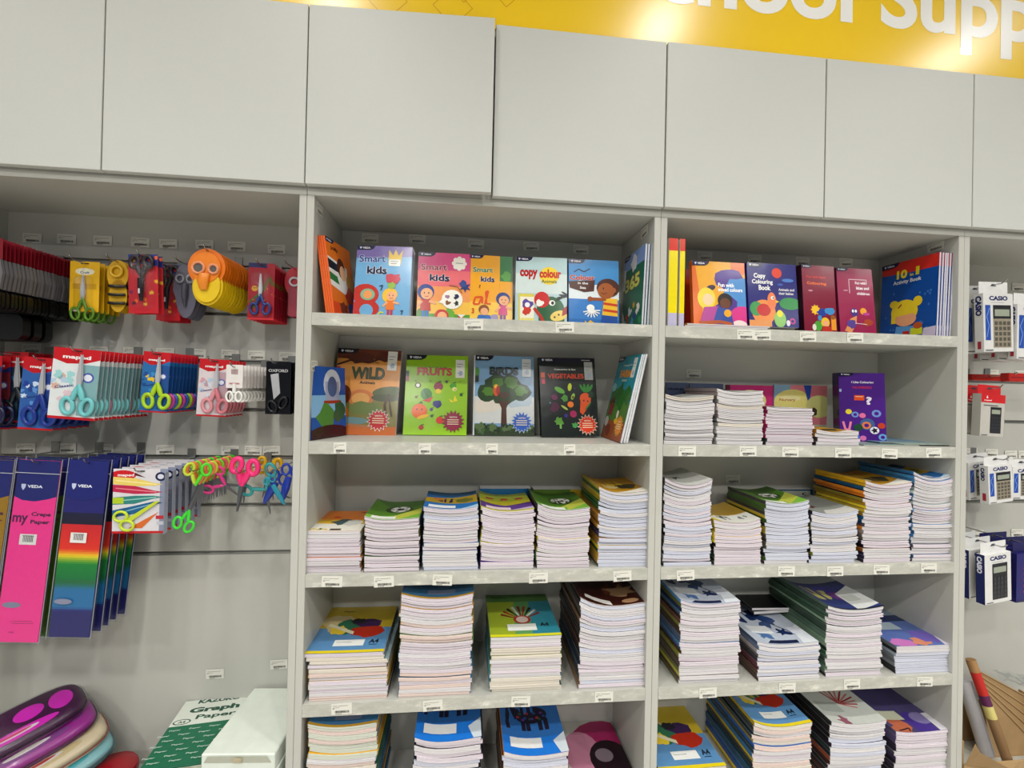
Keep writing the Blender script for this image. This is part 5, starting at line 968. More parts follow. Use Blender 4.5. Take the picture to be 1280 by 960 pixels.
P1 = ('#dcd3d6', ('#b8cfe0', '#d8a8b0', '#d9dce6', '#c3a9b2'), '#d98a94', '#e0a0a8')
hang(b_maped, 'scissor_pack', 'scissors', (250, 287, 449, 521), .15, 6, .02, 'pale pack with red header and pink scissors, second row', 'pink scissor pack behind the nearest pink pair', 'pink scissor packs', variants=[P1], rot=(0, .04, 0))
DK = ('#3a4f63', ('#2a7fa8', '#1f3f5c', '#20262e'), '#1f2a33', '#1f2a33')
hang(b_maped, 'scissor_pack', 'scissors', (5, 36, 440, 528), .17, 4, .024, 'dark pack with teal and black scissors at the far left, second row', 'dark scissor pack behind the teal and black one', 'dark packs with teal scissors', variants=[DK])
DB = ('#2c3a7a', ('#3f4fa0', '#1f2a5c', '#7a2f3a'), '#1b2450', '#1b2450')
hang(b_maped, 'scissor_pack', 'scissors', (-38, 3, 444, 538), .14, 4, .025, 'navy pack cut by the left picture edge, second row', 'navy pack behind the one cut by the picture edge', 'navy packs at the left picture edge', variants=[DB])
def b_white(e, w, h):
    mb = MB(); mb.prism(rrect(-w/2, w/2, -h*.62, 0, .003), 0, .003, '#e6e2df', PRINT)
    mb.box((-w*.2, -.0006, -h*.25), (w*.2, 0, -h*.12), '#b5a0a0', PRINT); mb.box((-w*.3, -.0006, -h*.52), (w*.3, 0, -h*.48), '#c08a8a', PRINT); mb.build('card', PRINT, e)
    mb = MB()
    for s in (-1, 1): mb.tube(ring(s*w*.27, -h*.85, w*.19, h*.13, 0), .003, '#efeeea', PLAS, True, 8)
    mb.tube([(0, 0, -h*.5), (0, 0, -h*.75)], .005, '#efeeea', PLAS, n=8); mb.build('handles', PLAS, e)
hang(b_white, 'scissor_pack', 'scissors', (283, 304, 456, 503), .08, 9, .0215, 'white small scissors pack, nearest of the white row', 'white small scissors pack in the row behind the nearest one', 'white small scissors packs')
def b_black(e, w, h):
    A = Art(w, h); H = A.h; band(A, 0, H, '#14171f'); A.text('OXFORD', .1, H*.8, .78, .12, '#d8d8dc', .02)
    mb = MB(); mb.prism(rrect(-w/2, w/2, -h, 0, .003), 0, .001, '#14171f', GLOSS); mb.art(A, lambda u, v, q: (-w/2+u, -.0001-q, -h+v), GLOSS, .0001); mb.build('card', GLOSS, e)
    mb = MB(); mb.prism([(-w*.3, -h*.25), (w*.02, -h*.22), (w*.1, -h*.6), (-w*.15, -h*.72)], -.004, -.001, '#b8b6b0', BLADE); mb.build('blade', BLADE, e)
    mb = MB(); mb.tube(ring(-w*.2, -h*.85, w*.16, h*.11, -.005, rot=.5), .004, '#1a1d28', PLAS, True, 8); mb.tube(ring(w*.22, -h*.78, w*.14, h*.11, -.005, rot=-.4), .004, '#1a1d28', PLAS, True, 8); mb.build('handles', PLAS, e)
hang(b_black, 'scissor_pack', 'scissors', (333, 364, 452, 518), .17, 5, .02, 'black pack with open steel scissors, right end of the second row', 'black scissors pack behind the nearest black one', 'black scissors packs')

# row 3: crepe paper
def b_crepe(e, w, h, v):
    t = .004; mb = MB(); x0 = -w*.46; ww = w*.92; z0 = -h+.006; hh = h*.985
    A = Art(ww, hh); H = A.h; band(A, 0, H, v if v != 'rainbow' else '#26266f')
    if v == 'rainbow':
        st = [(.0, '#2a2a78'), (.14, '#2a2a78'), (.16, '#2a7fb0'), (.26, '#2a7fb0'), (.3, '#1f7a4c'), (.4, '#268a44'), (.45, '#e6cc34'), (.49, '#d9402f'), (.625, '#c92f38'), (.626, '#1d1f3a'), (.69, '#20224a'), (.7, '#2b2a7a'), (1.02, '#2b2a7a')]
        for k in range(90):
            v0 = k/90
            for (a, ca), (b, cb) in zip(st, st[1:]):
                if a <= v0 < b:
                    f = (v0-a)/(b-a); c = tuple(int(ca[i:i+2], 16)*(1-f)/255+int(cb[i:i+2], 16)*f/255 for i in (1, 3, 5))
            A.rect(0, H*v0, 1, H/90+.001, c)
    A.poly([(0, H*.795), (.2, H*.775), (.5, H*.77), (.8, H*.785), (1, H*.80), (1, H), (0, H)], '#1b2a7c')
    A.poly([(.13, H*.865), (.24, H*.865), (.23, H*.845), (.185, H*.83), (.14, H*.845)], '#c9d0ea'); A.text('VEDA', .28, H*.845, .36, .075, '#e9ecf5', .03)
    if v != 'rainbow':
        A.text('my', .03, H*.635, .36, .26, '#6a1c60', .03); A.text('Crepe', .46, H*.683, .46, .13, '#5a2456', .035); A.text('Paper', .46, H*.64, .46, .13, '#5a2456', .035); A.text('my', .3, H*.045, .12, .05, '#8a2f6a', .01)
        A.line([(.3, H*.11), (.8, H*.115)], .012, '#a83a74'); A.line([(.35, H*.1), (.85, H*.103)], .012, '#a83a74')
    A.ell(.28, H*.2, .22, .075, '#8f93a8'); A.rect(.26, H*.53, .4, .27, '#e4e3df')
    q = random.Random(1)
    x = .34
    while x < .58: A.rect(x, H*.545, .014, .17, '#55555c'); x += .028
    A.rect(.32, H*.53+.22, .28, .012, '#888')
    mb.box((x0, 0, z0), (x0+ww, t, z0+hh), v if v != 'rainbow' else '#26266f', MATTE); mb.art(A, lambda u, vv, q2: (x0+u, -.0001-q2, z0+vv), MATTE, .00008); mb.build('crepe_roll', MATTE, e)
    mb = MB(); mb.box((-w/2, -.0016, -h), (w/2, t+.0014, .004), (1, 1, 1), CLEAR); mb.build('clear_sleeve', CLEAR, e)
    mb = MB(); mb.box((-w/2, -.0022, -h*.075), (w/2, -.0017, -h*.072), '#c9ccd6', PLAS); [mb.box((s_*w/2-.0009, -.0022, -h), (s_*w/2+.0009, -.0017, .004), '#9a9eaa', PLAS) for s_ in (-1, 1)]; mb.build('seal_line', PLAS, e)
hang(b_crepe, 'crepe_paper', 'crepe paper', (22, 79, 575, 800), .075, 3, .028, 'bright pink crepe paper in a clear sleeve', 'green crepe paper sleeve hanging behind the pink one', 'crepe paper behind the pink sleeve', variants=['#f0449c', '#4f7a1c', '#3f6a2c'], rot=(-rad(3), rad(3), 0))
hang(b_crepe, 'crepe_paper', 'crepe paper', (-38, 20, 574, 796), .085, 3, .03, 'mustard gold crepe paper in a clear sleeve at the picture edge', 'gold crepe paper sleeve behind the one at the picture edge', 'gold crepe paper sleeves', variants=['#a8841c'], rot=(-rad(3), rad(3), 0))
hang(b_crepe, 'crepe_paper', 'crepe paper', (87, 141, 575, 794), .08, 5, .032, 'rainbow striped crepe paper in a clear sleeve', 'rainbow crepe paper sleeve behind the nearest rainbow one', 'rainbow crepe paper sleeves', variants=['rainbow'], rot=(-rad(3), rad(3), 0))
# craft scissor sets
def b_craft(e, w, h):
    A = Art(w, h); H = A.h; band(A, 0, H, '#dcdade'); A.rect(.86, 0, .14, H, '#9aa0b5'); A.ell(.18, H*.9, .24, .1, '#cf2430'); A.text('maped', .08, H*.87, .3, .07, '#f5eeee', .03); A.poly([(.38, H*.9), (.6, H*.86), (.4, H*.94)], '#6a2a34'); A.ell(.87, H*.88, .1, .09, '#1f2a5c'); A.ell(.87, H*.88, .06, .05, '#d8dbe6')
    def sc(y0, y1, c, c2): A.poly([(0, H*y0-.07), (.4, H*(y0*.6+y1*.4)-.085), (.75, H*y1-.03), (.92, H*y1), (.75, H*y1+.03), (.4, H*(y0*.6+y1*.4)+.075), (0, H*y0+.07)], c); A.line([(.05, H*y0), (.8, H*y1)], .02, c2)
    sc(.82, .76, '#e8d47a', '#f4e9b0'); sc(.7, .64, '#c2335c', '#e8909c'); sc(.5, .56, '#3f8f8a', '#9ccfc4'); A.rect(0, H*.5-.05, .2, .12, '#b9cf3a'); sc(.3, .47, '#2a6f9c', '#8fbcd0')
    A.poly([(.3, H*.08), (.85, H*.33), (.55, H*.08)], '#d87a3a'); A.rect(.8, H*.22, .16, .07, '#c43a4a'); A.rect(.82, H*.13, .14, .07, '#c9cbd4'); A.rect(0, 0, 1, .045, '#c9222f')
    card(e, w, h, A, 'card', .001, '#dcdade')
    mb = MB(); mb.prism([(-w*.22, -h*.77), (-w*.12, -h*.8), (w*.38, -h*.5), (w*.3, -h*.5)], -.006, -.003, '#c8d63c', PLAS); mb.build('handle_shank', PLAS, e)
    mb = MB(); mb.tube(ring(-w*.32, -h*.73, w*.12, h*.075, -.006, rot=.1), .0035, '#cbdc3a', PLAS, True, 8); mb.tube(ring(-w*.2, -h*.87, w*.12, h*.075, -.006, rot=-.2), .0035, '#cbdc3a', PLAS, True, 8); mb.build('handle_rings', PLAS, e)
    mb = MB(); mb.box((w*.5-.0004, -.012, -h), (w*.5, .004, -.008), '#aab0c2', PLAS); mb.build('tray_edge', PLAS, e)
hang(b_craft, 'scissor_set', 'scissors', (142, 210, 586, 667), .045, 6, .031, 'white craft scissor set with coloured scissors on the card', 'craft scissor set behind the nearest one, its edge showing', 'craft scissor sets')
# loose scissors on the hooks
def loose(name, u, v, y, s, hc, label, open_=.1, rot=(0, 0, 0), hc2=None, group=None, down=True, thick=1.2):
    p = aty(u, v, y); e = thing(name, tuple(p), label, 'scissors', group, rot); scissors(e, 0, 0, s, hc, 0, hc2, open_, BLADE_REFLECT, up=not down, thick=thick); return e
cols = ['#5fd83a', '#f08a6a', '#c9d84a', '#e88a4a', '#8fdc4a', '#f06a7a', '#c9d84a', '#f09a6a', '#5fd83a', '#e8606a']
for k in range(9):
    loose('scissors', 244+4.6*k, 607-1.6*k, .06+.022*k, .125, cols[k], ('neon green handled scissors, nearest in the loose row of the third hook row' if k == 0 else 'neon handled loose scissors threaded on the hook behind the green pair'), .02+.02*(k % 2), (0, .12-.02*k, .5), cols[(k+2) % 10], None if k == 0 else 'neon loose scissors in a row')
p = aty(246, 590, .05); make_hook(aty(250, 588, .06).x-.012, aty(250, 588, .06).z, .04, 'chrome hook carrying the neon loose scissors')
loose('scissors', 237, 637, .045, .12, '#4fd845', 'single green handled scissors hanging lower with its loop down', .04, (0, .35, 0), down=False)
loose('scissors', 282, 606, .13, .12, '#e8489c', 'magenta handled scissors tilted left behind the bright pink pair', .3, (0, -1.1, .3))
loose('scissors', 302, 607, .1, .155, '#f23f8a', 'bright pink handled scissors with blades pointing down', .0, (0, .14, 0), thick=1.9)
loose('scissors', 306, 602, .15, .14, '#d9a45a', 'tan handled scissors behind the bright pink pair', .05, (0, .1, 0))
make_hook(aty(302, 592, .1).x, aty(302, 590, .1).z, .07, 'chrome hook carrying the bright pink scissors', .02)
loose('scissors', 335, 597, .2, .13, '#e0b41f', 'yellow handled scissors above the blue ones by the shelf side', .12, (0, .1, 0), thick=1.6)
loose('scissors', 340, 600, .22, .13, '#e0b41f', 'second pair of yellow handled scissors, deeper on the hook', .1, (0, -.2, 0), thick=1.6)
loose('scissors', 333, 612, .12, .15, '#3fa8a8', 'teal handled scissors spread wide beside the shelf side', .5, (0, -.7, 0), thick=1.2)
def fat(u0, v0, u1, v1, y, r, c, label):
    a = aty(u0, v0, y); b = aty(u1, v1, y); e = thing('scissors', tuple(a), label, 'scissors'); d = b-a
    mb = MB(); mb.tube([(0, 0, 0), tuple(d*.4), tuple(d*.8), tuple(d)], [r*.8, r, r*.7, r*.3], c, PLAS, n=10, flat=.6); mb.build('blade_guard', PLAS, e)
    n = Vector((-d.z, 0, d.x)).normalized()
    for s in (-1, 1):
        mb = MB(); cc = -d*.25+n*s*r*1.1; mb.tube(ring(cc.x, cc.z, r*.95, r*1.3, 0), r*.3, c, PLAS, True, 8); mb.build('handle', PLAS, e)
fat(345, 603, 330, 629, .12, .012, '#2b48a8', 'blue plastic scissors pointing down left by the shelf side')
fat(361, 596, 352, 628, .1, .012, '#2f4fb8', 'blue plastic scissors nearest the shelf side')
fat(341, 606, 356, 631, .07, .008, '#2f9ab0', 'teal plastic scissors crossing in front of the blue ones')
make_hook(aty(343, 590, .1).x, aty(343, 588, .1).z, .05, 'chrome hook carrying the blue and yellow scissors', .015)

# ------------------------------------------------------------ bottom of the left bay
def ream(loc, w, L, t, label, A=None, col='#dfe5dd', rot=0, m=None, wrinkle=.0012):
    e = thing('paper_ream', loc, label, 'paper ream', None, (0, 0, rot)); mb = MB(); q = random.Random(int(loc[2]*1000))
    mb.box((0, 0, 0), (w, L, t), col, m or MATTE, .003)
    if A: mb.art(A, lambda u, v, k: (u, v, t+.0001+k), PRINT, .0001)
    mb.build('wrapped_paper', m or MATTE, e)
    mb = MB()
    mb.add([(w*.04, -.0006, t*.5), (w*.96, -.0006, t*.5), (w*.9, -.004, t*.93), (w*.1, -.004, t*.93)], [(0, 1, 2, 3)], '#c6c8ba', MATTE); mb.add([(w*.44, -.006, t*.6), (w*.56, -.005, t*.55), (w*.58, -.008, t*.88), (w*.46, -.007, t*.95)], [(0, 1, 2, 3)], '#c9bfa4', MATTE); mb.build('folded_flap', MATTE, e); return e
WRAP = mat('crumpled_white_wrap', '#dbe3d8', .6, noise=.12, nscale=30, bump=.5)
pa = aty(250, 946, .0); pb = aty(318, 858, .27); print('ream', pa, pb, aty(345, 946, 0))
zt = .5*(pa.z+pb.z); wr = aty(345, 946, .0).x-pa.x; rot = -math.atan2(pb.x-pa.x, .27)
zs = [zt-.046, zt-.093, zt-.14]
for k, lb in enumerate(('white wrapped paper ream lying on top of the pile by the shelf side', 'white wrapped paper ream second from the top of the pile', 'white wrapped paper ream third from the top of the pile')):
    ream((pa.x+.004*k, .004, zs[k]), wr, .266, .0455, lb, None, rot=rot+.01*k, m=WRAP)
def art_graph(w, h):
    A = Art(w, h); H = A.h; band(A, 0, H, '#1f7a5c'); band(A, H*.58, H, '#dfe4da'); A.text('KAZUKO', .2, H*.93, .6, .09, '#2a5f50', .05); A.text('Graph', .15, H*.75, .7, .15, '#1f5f4c', .05); A.text('Paper', .3, H*.64, .55, .12, '#1f5f4c', .03); A.ell(.14, H*.64, .12, .06, '#1f5f4c'); A.ell(.14, H*.64, .1, .045, '#dfe4da'); A.text('A4', .09, H*.62, .1, .05, '#1f5f4c', .03)
    for r in range(7):
        for c in range(4): A.text('Paper', .05+.26*c-.1*(r % 2), H*.5-r*.1, .15, .035, '#c9ddd0', .02)
    return A
ga = aty(173, 962, .0); gb = aty(236, 880, .27); zg = .5*(ga.z+gb.z)
for k, lb in enumerate(('green and white graph paper ream beside the white wrapped ones', 'green ream under the graph paper ream with lettering')):
    ream((ga.x-.003, .004, zg-.05-.051*k), aty(300, 962, .0).x-ga.x-.035, .268, .05, lb, art_graph(.2, .268) if k == 0 else None, '#1f7a5c', -math.atan2(gb.x-ga.x, .27)+.02)
# pile base
e = thing('storage_box', (ga.x+.02, .03, .2005), 'plain grey storage box under the paper reams', 'box'); mb = MB(); hb = max(.01, min(zs[2], zg-.101)-.2015)
def capsule_case(loc, Lx, Ly, Hh, rot, cols, label, win=False):
    e = thing('pencil_case', loc, label, 'pencil case', None, rot)
    def sup(k, sx, sy):
        c, s_ = math.cos(k), math.sin(k); return (sx*abs(c)**.62*(1 if c > 0 else -1), sy*abs(s_)**.55*(1 if s_ > 0 else -1))
    def shell(prof, c, nm, m=PLAS):
        mb = MB(); n = 32; v = []
        for z, f in prof: v += [(*sup(2*PI*k/n, Lx*f, Ly*f), z) for k in range(n)]
        fs = [(i*n+k, i*n+(k+1) % n, (i+1)*n+(k+1) % n, (i+1)*n+k) for i in range(len(prof)-1) for k in range(n)]
        fs += [tuple(range(n-1, -1, -1)), tuple((len(prof)-1)*n+k for k in range(n))]
        mb.add(v, fs, c, m, True); mb.build(nm, m, e)
    shell([(0, .86), (Hh*.12, .97), (Hh*.45, 1)], cols[0], 'lower_shell'); shell([(Hh*.46, 1), (Hh*.85, .96), (Hh, .86)], cols[1], 'upper_shell')
    shell([(Hh*.43, 1.012), (Hh*.48, 1.012)], cols[2], 'zip')
    mb = MB()
    def patch(cx, cy, rx, ry, c, lv):
        mb.add([(Lx*(cx+rx*math.cos(a)), Ly*(cy+ry*math.sin(a)), Hh+.0006*lv) for a in [2*PI*k/24 for k in range(24)]], [tuple(range(24))], c, PLAS)
    patch(.62, .1, .2, .45, cols[3], 1); patch(-.58, .1, .24, .5, cols[3], 1); patch(-.1, -.52, .62, .22, cols[3], 1); patch(-.15, -.5, .36, .1, '#d8d2d0', 2); patch(-.2, -.48, .3, .06, cols[4], 3)
    patch(.12, .22, .24, .34, cols[3], 1); mb.build('raised_pattern', PLAS, e)
    shell([(-.002, .9), (Hh*.45, 1.05), (Hh+.004, .9)], (1, 1, 1), 'clear_wrap', CLEAR); return e
zc = aty(60, 890, .12).z
cases = [((.0, .0, 0), ('#8a1f80', '#4f184c', '#3a1038', '#d030b8', '#d0407a'), 'purple and magenta pencil case in clear wrap, topmost of the heap'),
         ((.03, .0, -.042), ('#7a2a7a', '#a02f94', '#4a1a4a', '#8a4f8f', '#c9c0b8'), 'magenta pencil case directly under the topmost one'),
         ((.062, .0, -.084), ('#d8ccb4', '#d2c4a8', '#b8342c', '#c9b890', '#b8342c'), 'cream pencil case with red edge in the heap'),
         ((.08, .0, -.126), ('#4fa8b0', '#8fbcc0', '#3f7f88', '#5fb8c0', '#2f6f78'), 'teal pencil case at the bottom of the heap')]
c0 = aty(45, 905, .12)
for (dx, dy, dz), cs, lb in cases:
    capsule_case((c0.x+dx-.035, 1*(.125+dy), zc-.05+dz), .128, .066, .036, (rad(20), rad(-9), rad(50)), cs, lb)
mb.box((0, 0, 0), (.42, .2, hb), '#7d7f80', MATTE, .002); mb.build('box_body', MATTE, e); mb = MB(); mb.box((.0, -.002, hb*.6), (.42, -.0003, hb*.98), '#6c6e70', MATTE); mb.build('lid_front', MATTE, e)
hb2 = zc-.05-.126-.2015-.045
if hb2 > .01:
    e = thing('storage_box', (c0.x-.12, .03, .2005), 'plain grey box under the pencil case heap', 'box'); mb = MB(); mb.box((0, 0, 0), (.26, .2, hb2), '#7d7f80', MATTE, .002); mb.build('box_body', MATTE, e); mb = MB(); mb.box((0, -.002, hb2*.6), (.26, -.0003, hb2*.98), '#6c6e70', MATTE); mb.build('lid_front', MATTE, e)
# red round box
p = aty(150, 946, .19); e = thing('round_tin', (p.x, .15, .2005), 'red glossy round tin between the pencil cases and the graph paper', 'tin'); hz = p.z-.2005
def lathe(prof, c, m, n=28):
    mb = MB(); v = [(r*math.cos(2*PI*k/n), r*math.sin(2*PI*k/n), z) for r, z in prof for k in range(n)]
    mb.add(v, [(i*n+k, i*n+(k+1) % n, (i+1)*n+(k+1) % n, (i+1)*n+k) for i in range(len(prof)-1) for k in range(n)]+[tuple(range(n-1, -1, -1)), tuple((len(prof)-1)*n+k for k in range(n))], c, m, True); return mb
lathe([(.062, 0), (.064, .004), (.064, hz-.03)], '#8f1f2c', GLOSS).build('tin_body', GLOSS, e); lathe([(.067, hz-.0295), (.067, hz-.006), (.063, hz-.001), (.03, hz), (.001, hz)], '#a3202e', GLOSS).build('lid', GLOSS, e)

# ------------------------------------------------------------ right bay: calculators
def calc_box(e, w, h, v):
    kind = v; t = .024; tab = h*.16
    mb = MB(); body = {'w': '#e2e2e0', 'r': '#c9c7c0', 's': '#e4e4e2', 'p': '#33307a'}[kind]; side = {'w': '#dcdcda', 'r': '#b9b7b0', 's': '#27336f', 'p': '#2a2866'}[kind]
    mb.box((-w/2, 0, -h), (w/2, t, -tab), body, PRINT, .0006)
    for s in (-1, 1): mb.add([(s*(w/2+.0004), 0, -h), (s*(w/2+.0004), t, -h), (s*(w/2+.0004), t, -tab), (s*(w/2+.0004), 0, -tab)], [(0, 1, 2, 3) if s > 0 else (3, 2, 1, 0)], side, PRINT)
    A = Art(w, h-tab); H = A.h
    if kind in 'ws':
        A.text('CASIO', .2, H-.17, .62, .11, '#2a3572', .05); A.line([(.25, H-.22), (.7, H-.22)], .008, '#999')
        if kind == 'w': A.rect(.06, H*.2, .17, H*.6, '#2f5fb5'); A.line([(.1, H*.25), (.18, H*.45), (.1, H*.6), (.2, H*.75)], .02, '#8fb0e0')
    if kind == 'r': band(A, H*.8, H, '#d4262c'); A.poly([(.2, H*.9), (.24, H*.97), (.28, H*.9)], '#f3eeee'); A.text('maped', .12, H*.83, .3, .05, '#f3eeee', .03); A.rect(.1, H*.72, .6, .03, '#6a6866')
    if kind == 'p':
        A.text('CASIO', .4, H-.2, .5, .12, '#e8e8f0', .05)
        for k in range(5): A.ell(.3, H*(.7-.12*k), .07, .06, '#c8385f')
    if kind == 's': A.l += 1
    x0, x1 = (.32, .92) if kind == 'w' else (.4, .85) if kind == 'r' else (.28, .85) if kind == 's' else (.5, .95)
    y0, y1 = .1, H*.8 if kind != 'r' else H*.7
    A.rect(x0, y0, x1-x0, y1-y0, '#2b2c30' if kind != 'w' else '#a89f8c'); A.rect(x0, y0+(y1-y0)*.68, x1-x0, (y1-y0)*.32, '#2b2c30'); A.rect(x0+.05, y0+(y1-y0)*.74, x1-x0-.1, (y1-y0)*.16, '#a9b0a0')
    for r in range(5):
        for c in range(4): A.rect(x0+.04+c*(x1-x0-.04)/4, y0+.03+r*(y1-y0)*.63/5, (x1-x0)*.16, (y1-y0)*.085, '#6a675e' if kind == 'w' else '#44464c')
    A.rect(.04, .03, .25, .02, '#555'); mb.art(A, lambda u, v2, q: (-w/2+u, -.0002-q, -h+v2), PRINT, .00008)
    S = Art(t, h-tab); HS = S.h
    if kind in 'ws':
        v2, f2 = glyphs('CASIO', .06); xs = [q[0] for q in v2]; k = (h-tab)*.34/(max(xs)-min(xs))
        mb.add([(-w/2-.0009, t*.8-y*k*.9, -tab-.008-x*k) for x, y in v2], [tuple(reversed(f)) if False else f for f in f2], '#2a3572' if kind == 'w' else '#e6e6ee', PRINT)
        if kind == 'w': mb.add([(-w/2-.0009, t*.3, -h+.01), (-w/2-.0009, t*.7, -h+.01), (-w/2-.0009, t*.7, -h+.035), (-w/2-.0009, t*.3, -h+.035)], [(3, 2, 1, 0)], '#b53a4a', PRINT)
    mb.build('carton', PRINT, e)
    mb = MB(); mb.prism(rrect(-w/2+.002, w/2-.002, -tab-.004, .004, .003), t*.5, t*.5+.0006, '#d4262c' if kind == 'r' else ('#2a2866' if kind == 'p' else '#e6e6e4'), PRINT); mb.prism([(-.014, -.010), (.014, -.010), (.006, -.003), (-.006, -.003)], t*.5-.0006, t*.5-.0001, '#55565a', PRINT); mb.build('hanging_tab', PRINT, e)
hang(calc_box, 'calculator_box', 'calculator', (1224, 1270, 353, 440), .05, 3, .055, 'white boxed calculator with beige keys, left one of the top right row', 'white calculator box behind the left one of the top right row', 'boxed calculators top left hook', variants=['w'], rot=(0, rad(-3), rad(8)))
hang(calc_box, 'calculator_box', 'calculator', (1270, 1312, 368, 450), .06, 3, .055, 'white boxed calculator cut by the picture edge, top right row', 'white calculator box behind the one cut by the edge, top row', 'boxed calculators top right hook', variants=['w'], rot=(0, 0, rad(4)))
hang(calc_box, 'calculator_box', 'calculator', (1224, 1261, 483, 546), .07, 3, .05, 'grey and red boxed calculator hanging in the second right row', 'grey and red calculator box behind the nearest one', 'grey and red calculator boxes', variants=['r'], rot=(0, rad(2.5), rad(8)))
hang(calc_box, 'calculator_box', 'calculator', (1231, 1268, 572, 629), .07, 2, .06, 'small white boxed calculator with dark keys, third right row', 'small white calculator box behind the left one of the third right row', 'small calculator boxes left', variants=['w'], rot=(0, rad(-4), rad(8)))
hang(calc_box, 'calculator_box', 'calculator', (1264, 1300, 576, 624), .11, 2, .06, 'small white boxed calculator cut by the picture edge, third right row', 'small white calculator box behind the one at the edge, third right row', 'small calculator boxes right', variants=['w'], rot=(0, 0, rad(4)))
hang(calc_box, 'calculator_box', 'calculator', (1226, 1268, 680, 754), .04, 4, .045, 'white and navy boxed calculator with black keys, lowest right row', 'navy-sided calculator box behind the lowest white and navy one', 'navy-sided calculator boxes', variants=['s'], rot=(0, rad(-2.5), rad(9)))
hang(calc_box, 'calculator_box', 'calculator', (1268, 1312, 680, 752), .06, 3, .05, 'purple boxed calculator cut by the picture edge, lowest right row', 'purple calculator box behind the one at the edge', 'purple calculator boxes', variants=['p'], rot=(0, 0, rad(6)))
def b_redcase(e, w, h):
    mb = MB(); mb.box((-w/2, 0, -h), (w/2, .03, 0), '#c93a34', GLOSS, .003); mb.build('case_body', GLOSS, e); mb = MB(); mb.tube([(-w/2+.01, -.001, -h*.5), (w/2-.01, -.001, -h*.5)], .001, '#8a1f24', PLAS, n=6); mb.build('zip', PLAS, e)
hang(b_redcase, 'pencil_case', 'pencil case', (1216, 1256, 468, 476), .2, 1, .05, 'narrow dark red case hanging above the grey and red calculator by the divider', '')
hang(b_redcase, 'pencil_case', 'pencil case', (1262, 1330, 467, 478), .12, 1, .05, 'narrow red case at the right picture edge above the grey-red calculator', '')
# cardboard and rolls at the bottom right
def tube_thing(a, b, r, bands, label, name='paper_roll', m=MATTE, part='rolled_paper'):
    a = Vector(a); b = Vector(b); e = thing(name, tuple(a), label, 'paper roll'); d = b-a
    for f0, f1, c, nm in bands:
        mb = MB(); mb.tube([tuple(d*f0), tuple(d*(f0*.5+f1*.5)), tuple(d*f1)], r, c, m, n=18); mb.build(nm, m, e)
    return e
gz = .1685
def lean_to(u0, v0, y0, u1, v1, y1, z1=gz):
    a = aty(u0, v0, y0); b = aty(u1, v1, y1); t = (z1+.01-a.z)/(b.z-a.z); return tuple(a), tuple(a+(b-a)*t)
a, b = lean_to(1205, 850, .17, 1238, 955, .12); tube_thing(a, b, .021, [(0, 1, '#c3c2c4', 'rolled_paper')], 'white paper roll leaning on the right divider')
a, b = lean_to(1213, 824, .15, 1262, 958, .07); tube_thing(a, b, .0145, [(0, .12, '#b38f63', 'brown_wrap'), (.121, .34, '#c8382f', 'red_band'), (.341, .44, '#6f2f5f', 'purple_band'), (.441, .56, '#d9cf8a', 'yellow_band'), (.561, 1, '#9c7f5c', 'brown_core')], 'brown roll with red, purple and yellow bands leaning to the left', part='x')
def sheet(pts, t, label, name='flattened_carton', dirn=(0, 1, 0), m=CARDB):
    a = Vector(pts[0]); e = thing(name, tuple(a), label, 'cardboard'); mb = MB(); n = len(pts); q = [Vector(p)-a for p in pts]; d = Vector(dirn)*t
    mb.add([tuple(p) for p in q]+[tuple(p+d) for p in q], [tuple(range(n)), tuple(range(2*n-1, n-1, -1))]+[(i, i+n, (i+1) % n+n, (i+1) % n) for i in range(n)], '#a98a5f', m); mb.build('board', m, e)
    k = MB(); k.tube([q[0]*.98+q[1]*.02, q[0]*.02+q[1]*.98], t*.6, '#8a6f48', m, n=6); k.build('fold_edge', m, e); return e
for k in range(5):
    y = .2-.015*k
    sheet([aty(1222+k*2, 838+12*(4-k)*0+6*k, y), aty(1300, 880+6*k+8*k, y), aty(1300, 990, y), aty(1240, 990, y)], .005,
          ['brown flattened carton standing rearmost behind the rolls', 'brown flattened carton one in front of the rearmost', 'brown flattened carton in the middle of the leaning set', 'brown flattened carton second from the front of the leaning set', 'brown flattened carton frontmost of the leaning set'][k])
# carton
a = aty(1203, 928, -.02); e = thing('cardboard_box', (2.03, .002, .1505), 'open brown cardboard box at the bottom right holding rolls', 'cardboard box')
zt = a.z-.15
for nm, p, q in (('front_wall', (0, 0, 0), (.5, .005, zt-.09)), ('left_wall', (0, .0055, 0), (.005, .22, zt-.02)), ('right_wall', (.495, .0055, 0), (.5, .22, zt-.02)), ('rear_wall', (.0055, .215, 0), (.4945, .22, zt-.05))):
    mb = MB(); mb.box(p, q, '#a98a5f', CARDB, .0006); mb.build(nm, CARDB, e)
mb = MB(); mb.add([(0, -.001, zt-.09), (.2, -.001, zt-.09), (.13, -.03, zt-.09), (.005, -.04, zt-.02), (0, -.03, zt-.0)], [(0, 1, 2, 3, 4)], '#b3946a', CARDB); mb.build('flap', CARDB, e)
# crumpled clear film
e = thing('plastic_film', tuple(aty(1262, 845, .2)), 'crumpled clear plastic film lying on the cartons at the right edge', 'plastic film'); mb = MB(); q = random.Random(9); n = 9
v = [(.02*i-.03, .012*j-.05, .02*math.sin(i*1.3+j)*.6+q.uniform(-.008, .008)+(-.004*i)) for i in range(n) for j in range(n)]
mb.add(v, [(i*n+j, (i+1)*n+j, (i+1)*n+j+1, i*n+j+1) for i in range(n-1) for j in range(n-1)], (1, 1, 1), CLEAR, True); mb.build('film_sheet', CLEAR, e)
UNITS['R'][5].location.z -= 0

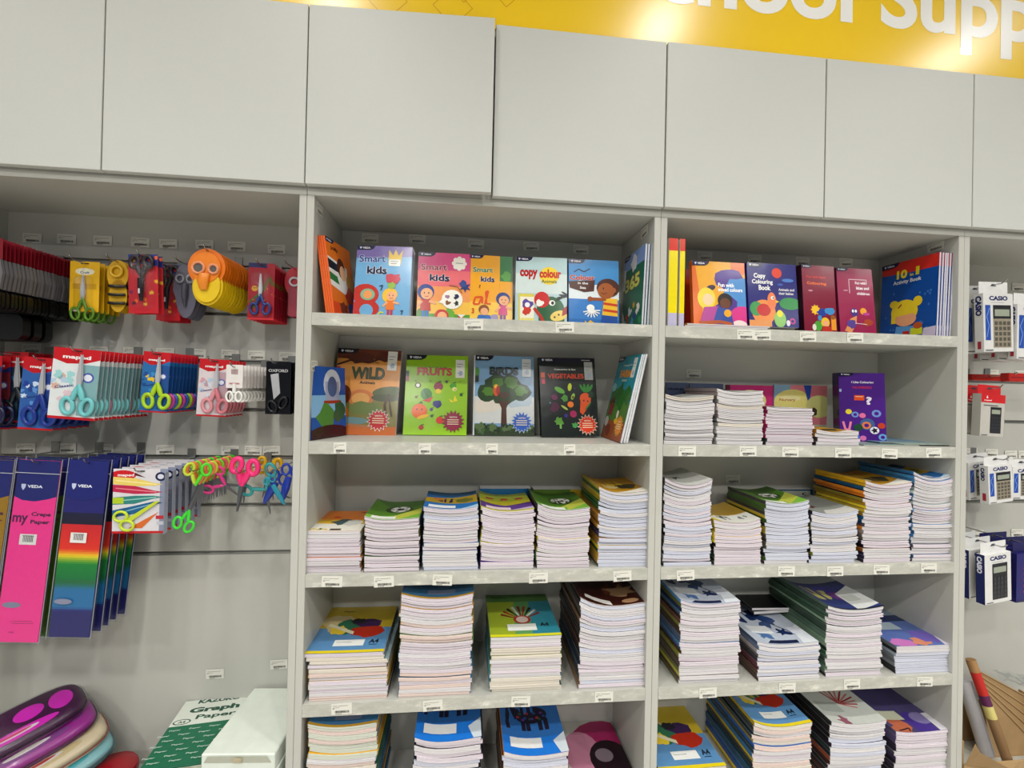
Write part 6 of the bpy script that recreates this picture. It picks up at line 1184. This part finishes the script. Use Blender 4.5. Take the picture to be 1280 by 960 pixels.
# ------------------------------------------------------------ light
def em(name, c, s):
    m = bpy.data.materials.new(name); m.use_nodes = True; nt = m.node_tree; b = nt.nodes['Principled BSDF']; b.inputs['Emission Color'].default_value = lin(c); b.inputs['Emission Strength'].default_value = s; b.inputs['Base Color'].default_value = lin(c); return m
LENS = em('lamp_lens', '#fff8ec', 14); TRIM = mat('white_lamp_trim', '#e6e6e2', .4, noise=.02)
def downlight(x, y, power, label, size=.17, spot=None):
    e = thing('ceiling_lamp', (x, y, 3.32), label, 'ceiling lamp', None)
    mb = lathe([(.078, -.004), (.105, -.014), (.112, -.004), (.112, -.0005)], '#e6e6e2', TRIM); mb.build('trim_ring', TRIM, e)
    mb = lathe([(.001, -.0065), (.077, -.0065), (.077, -.004)], '#ffffff', LENS); mb.build('lens', LENS, e)
    L = bpy.data.lights.new('lamp_light', 'AREA'); L.shape = 'DISK'; L.size = size; L.energy = power; L.color = (1, .98, .945); L.spread = rad(150)
    o = bpy.data.objects.new('lamp_light', L); COL.objects.link(o); o.parent = e; o.location = (0, 0, -.02)
for i, x in enumerate((-1.9, -.25, 1.4, 3.08, 4.6)): downlight(x, -1.0, 11, 'round ceiling downlight, row nearest the shelves, number %s from the left' % ('one', 'two', 'three', 'four', 'five')[i])
for i, x in enumerate((-1.9, -.25, 1.4, 3.08, 4.6)): downlight(x, -3.9, 44, 'added downlight softening shadows, third row from the shelves, number %s from the left' % ('one', 'two', 'three', 'four', 'five')[i], .3)  # unseen row, added so the shelf shadows fall softer and shallower
for i, x in enumerate((-1.9, -.25, 1.4, 3.08, 4.6)): downlight(x, -2.4, 27, 'round ceiling downlight, second row from the shelves, number %s from the left' % ('one', 'two', 'three', 'four', 'five')[i])
w = bpy.data.worlds.new('shop_ambient'); sc.world = w; w.use_nodes = True
w.node_tree.nodes['Background'].inputs[0].default_value = (.93, .95, 1, 1); w.node_tree.nodes['Background'].inputs[1].default_value = .27
sc.view_settings.view_transform = 'Standard'; sc.view_settings.look = 'None'; sc.view_settings.gamma = 1; sc.view_settings.exposure = -.13; sc.view_settings.use_curve_mapping = False
sc.cycles.max_bounces = 8; sc.cycles.transparent_max_bounces = 24; sc.cycles.use_denoising = True; sc.cycles.sample_clamp_indirect = 4
from collections import Counter
print('COUNT', Counter(o.get('category') for o in sc.objects if o.get('category')), len(sc.objects))
for o in sc.objects:
    if o.get('label') and len(o['label'].split()) > 16: print('LONG', o.name, o['label'])
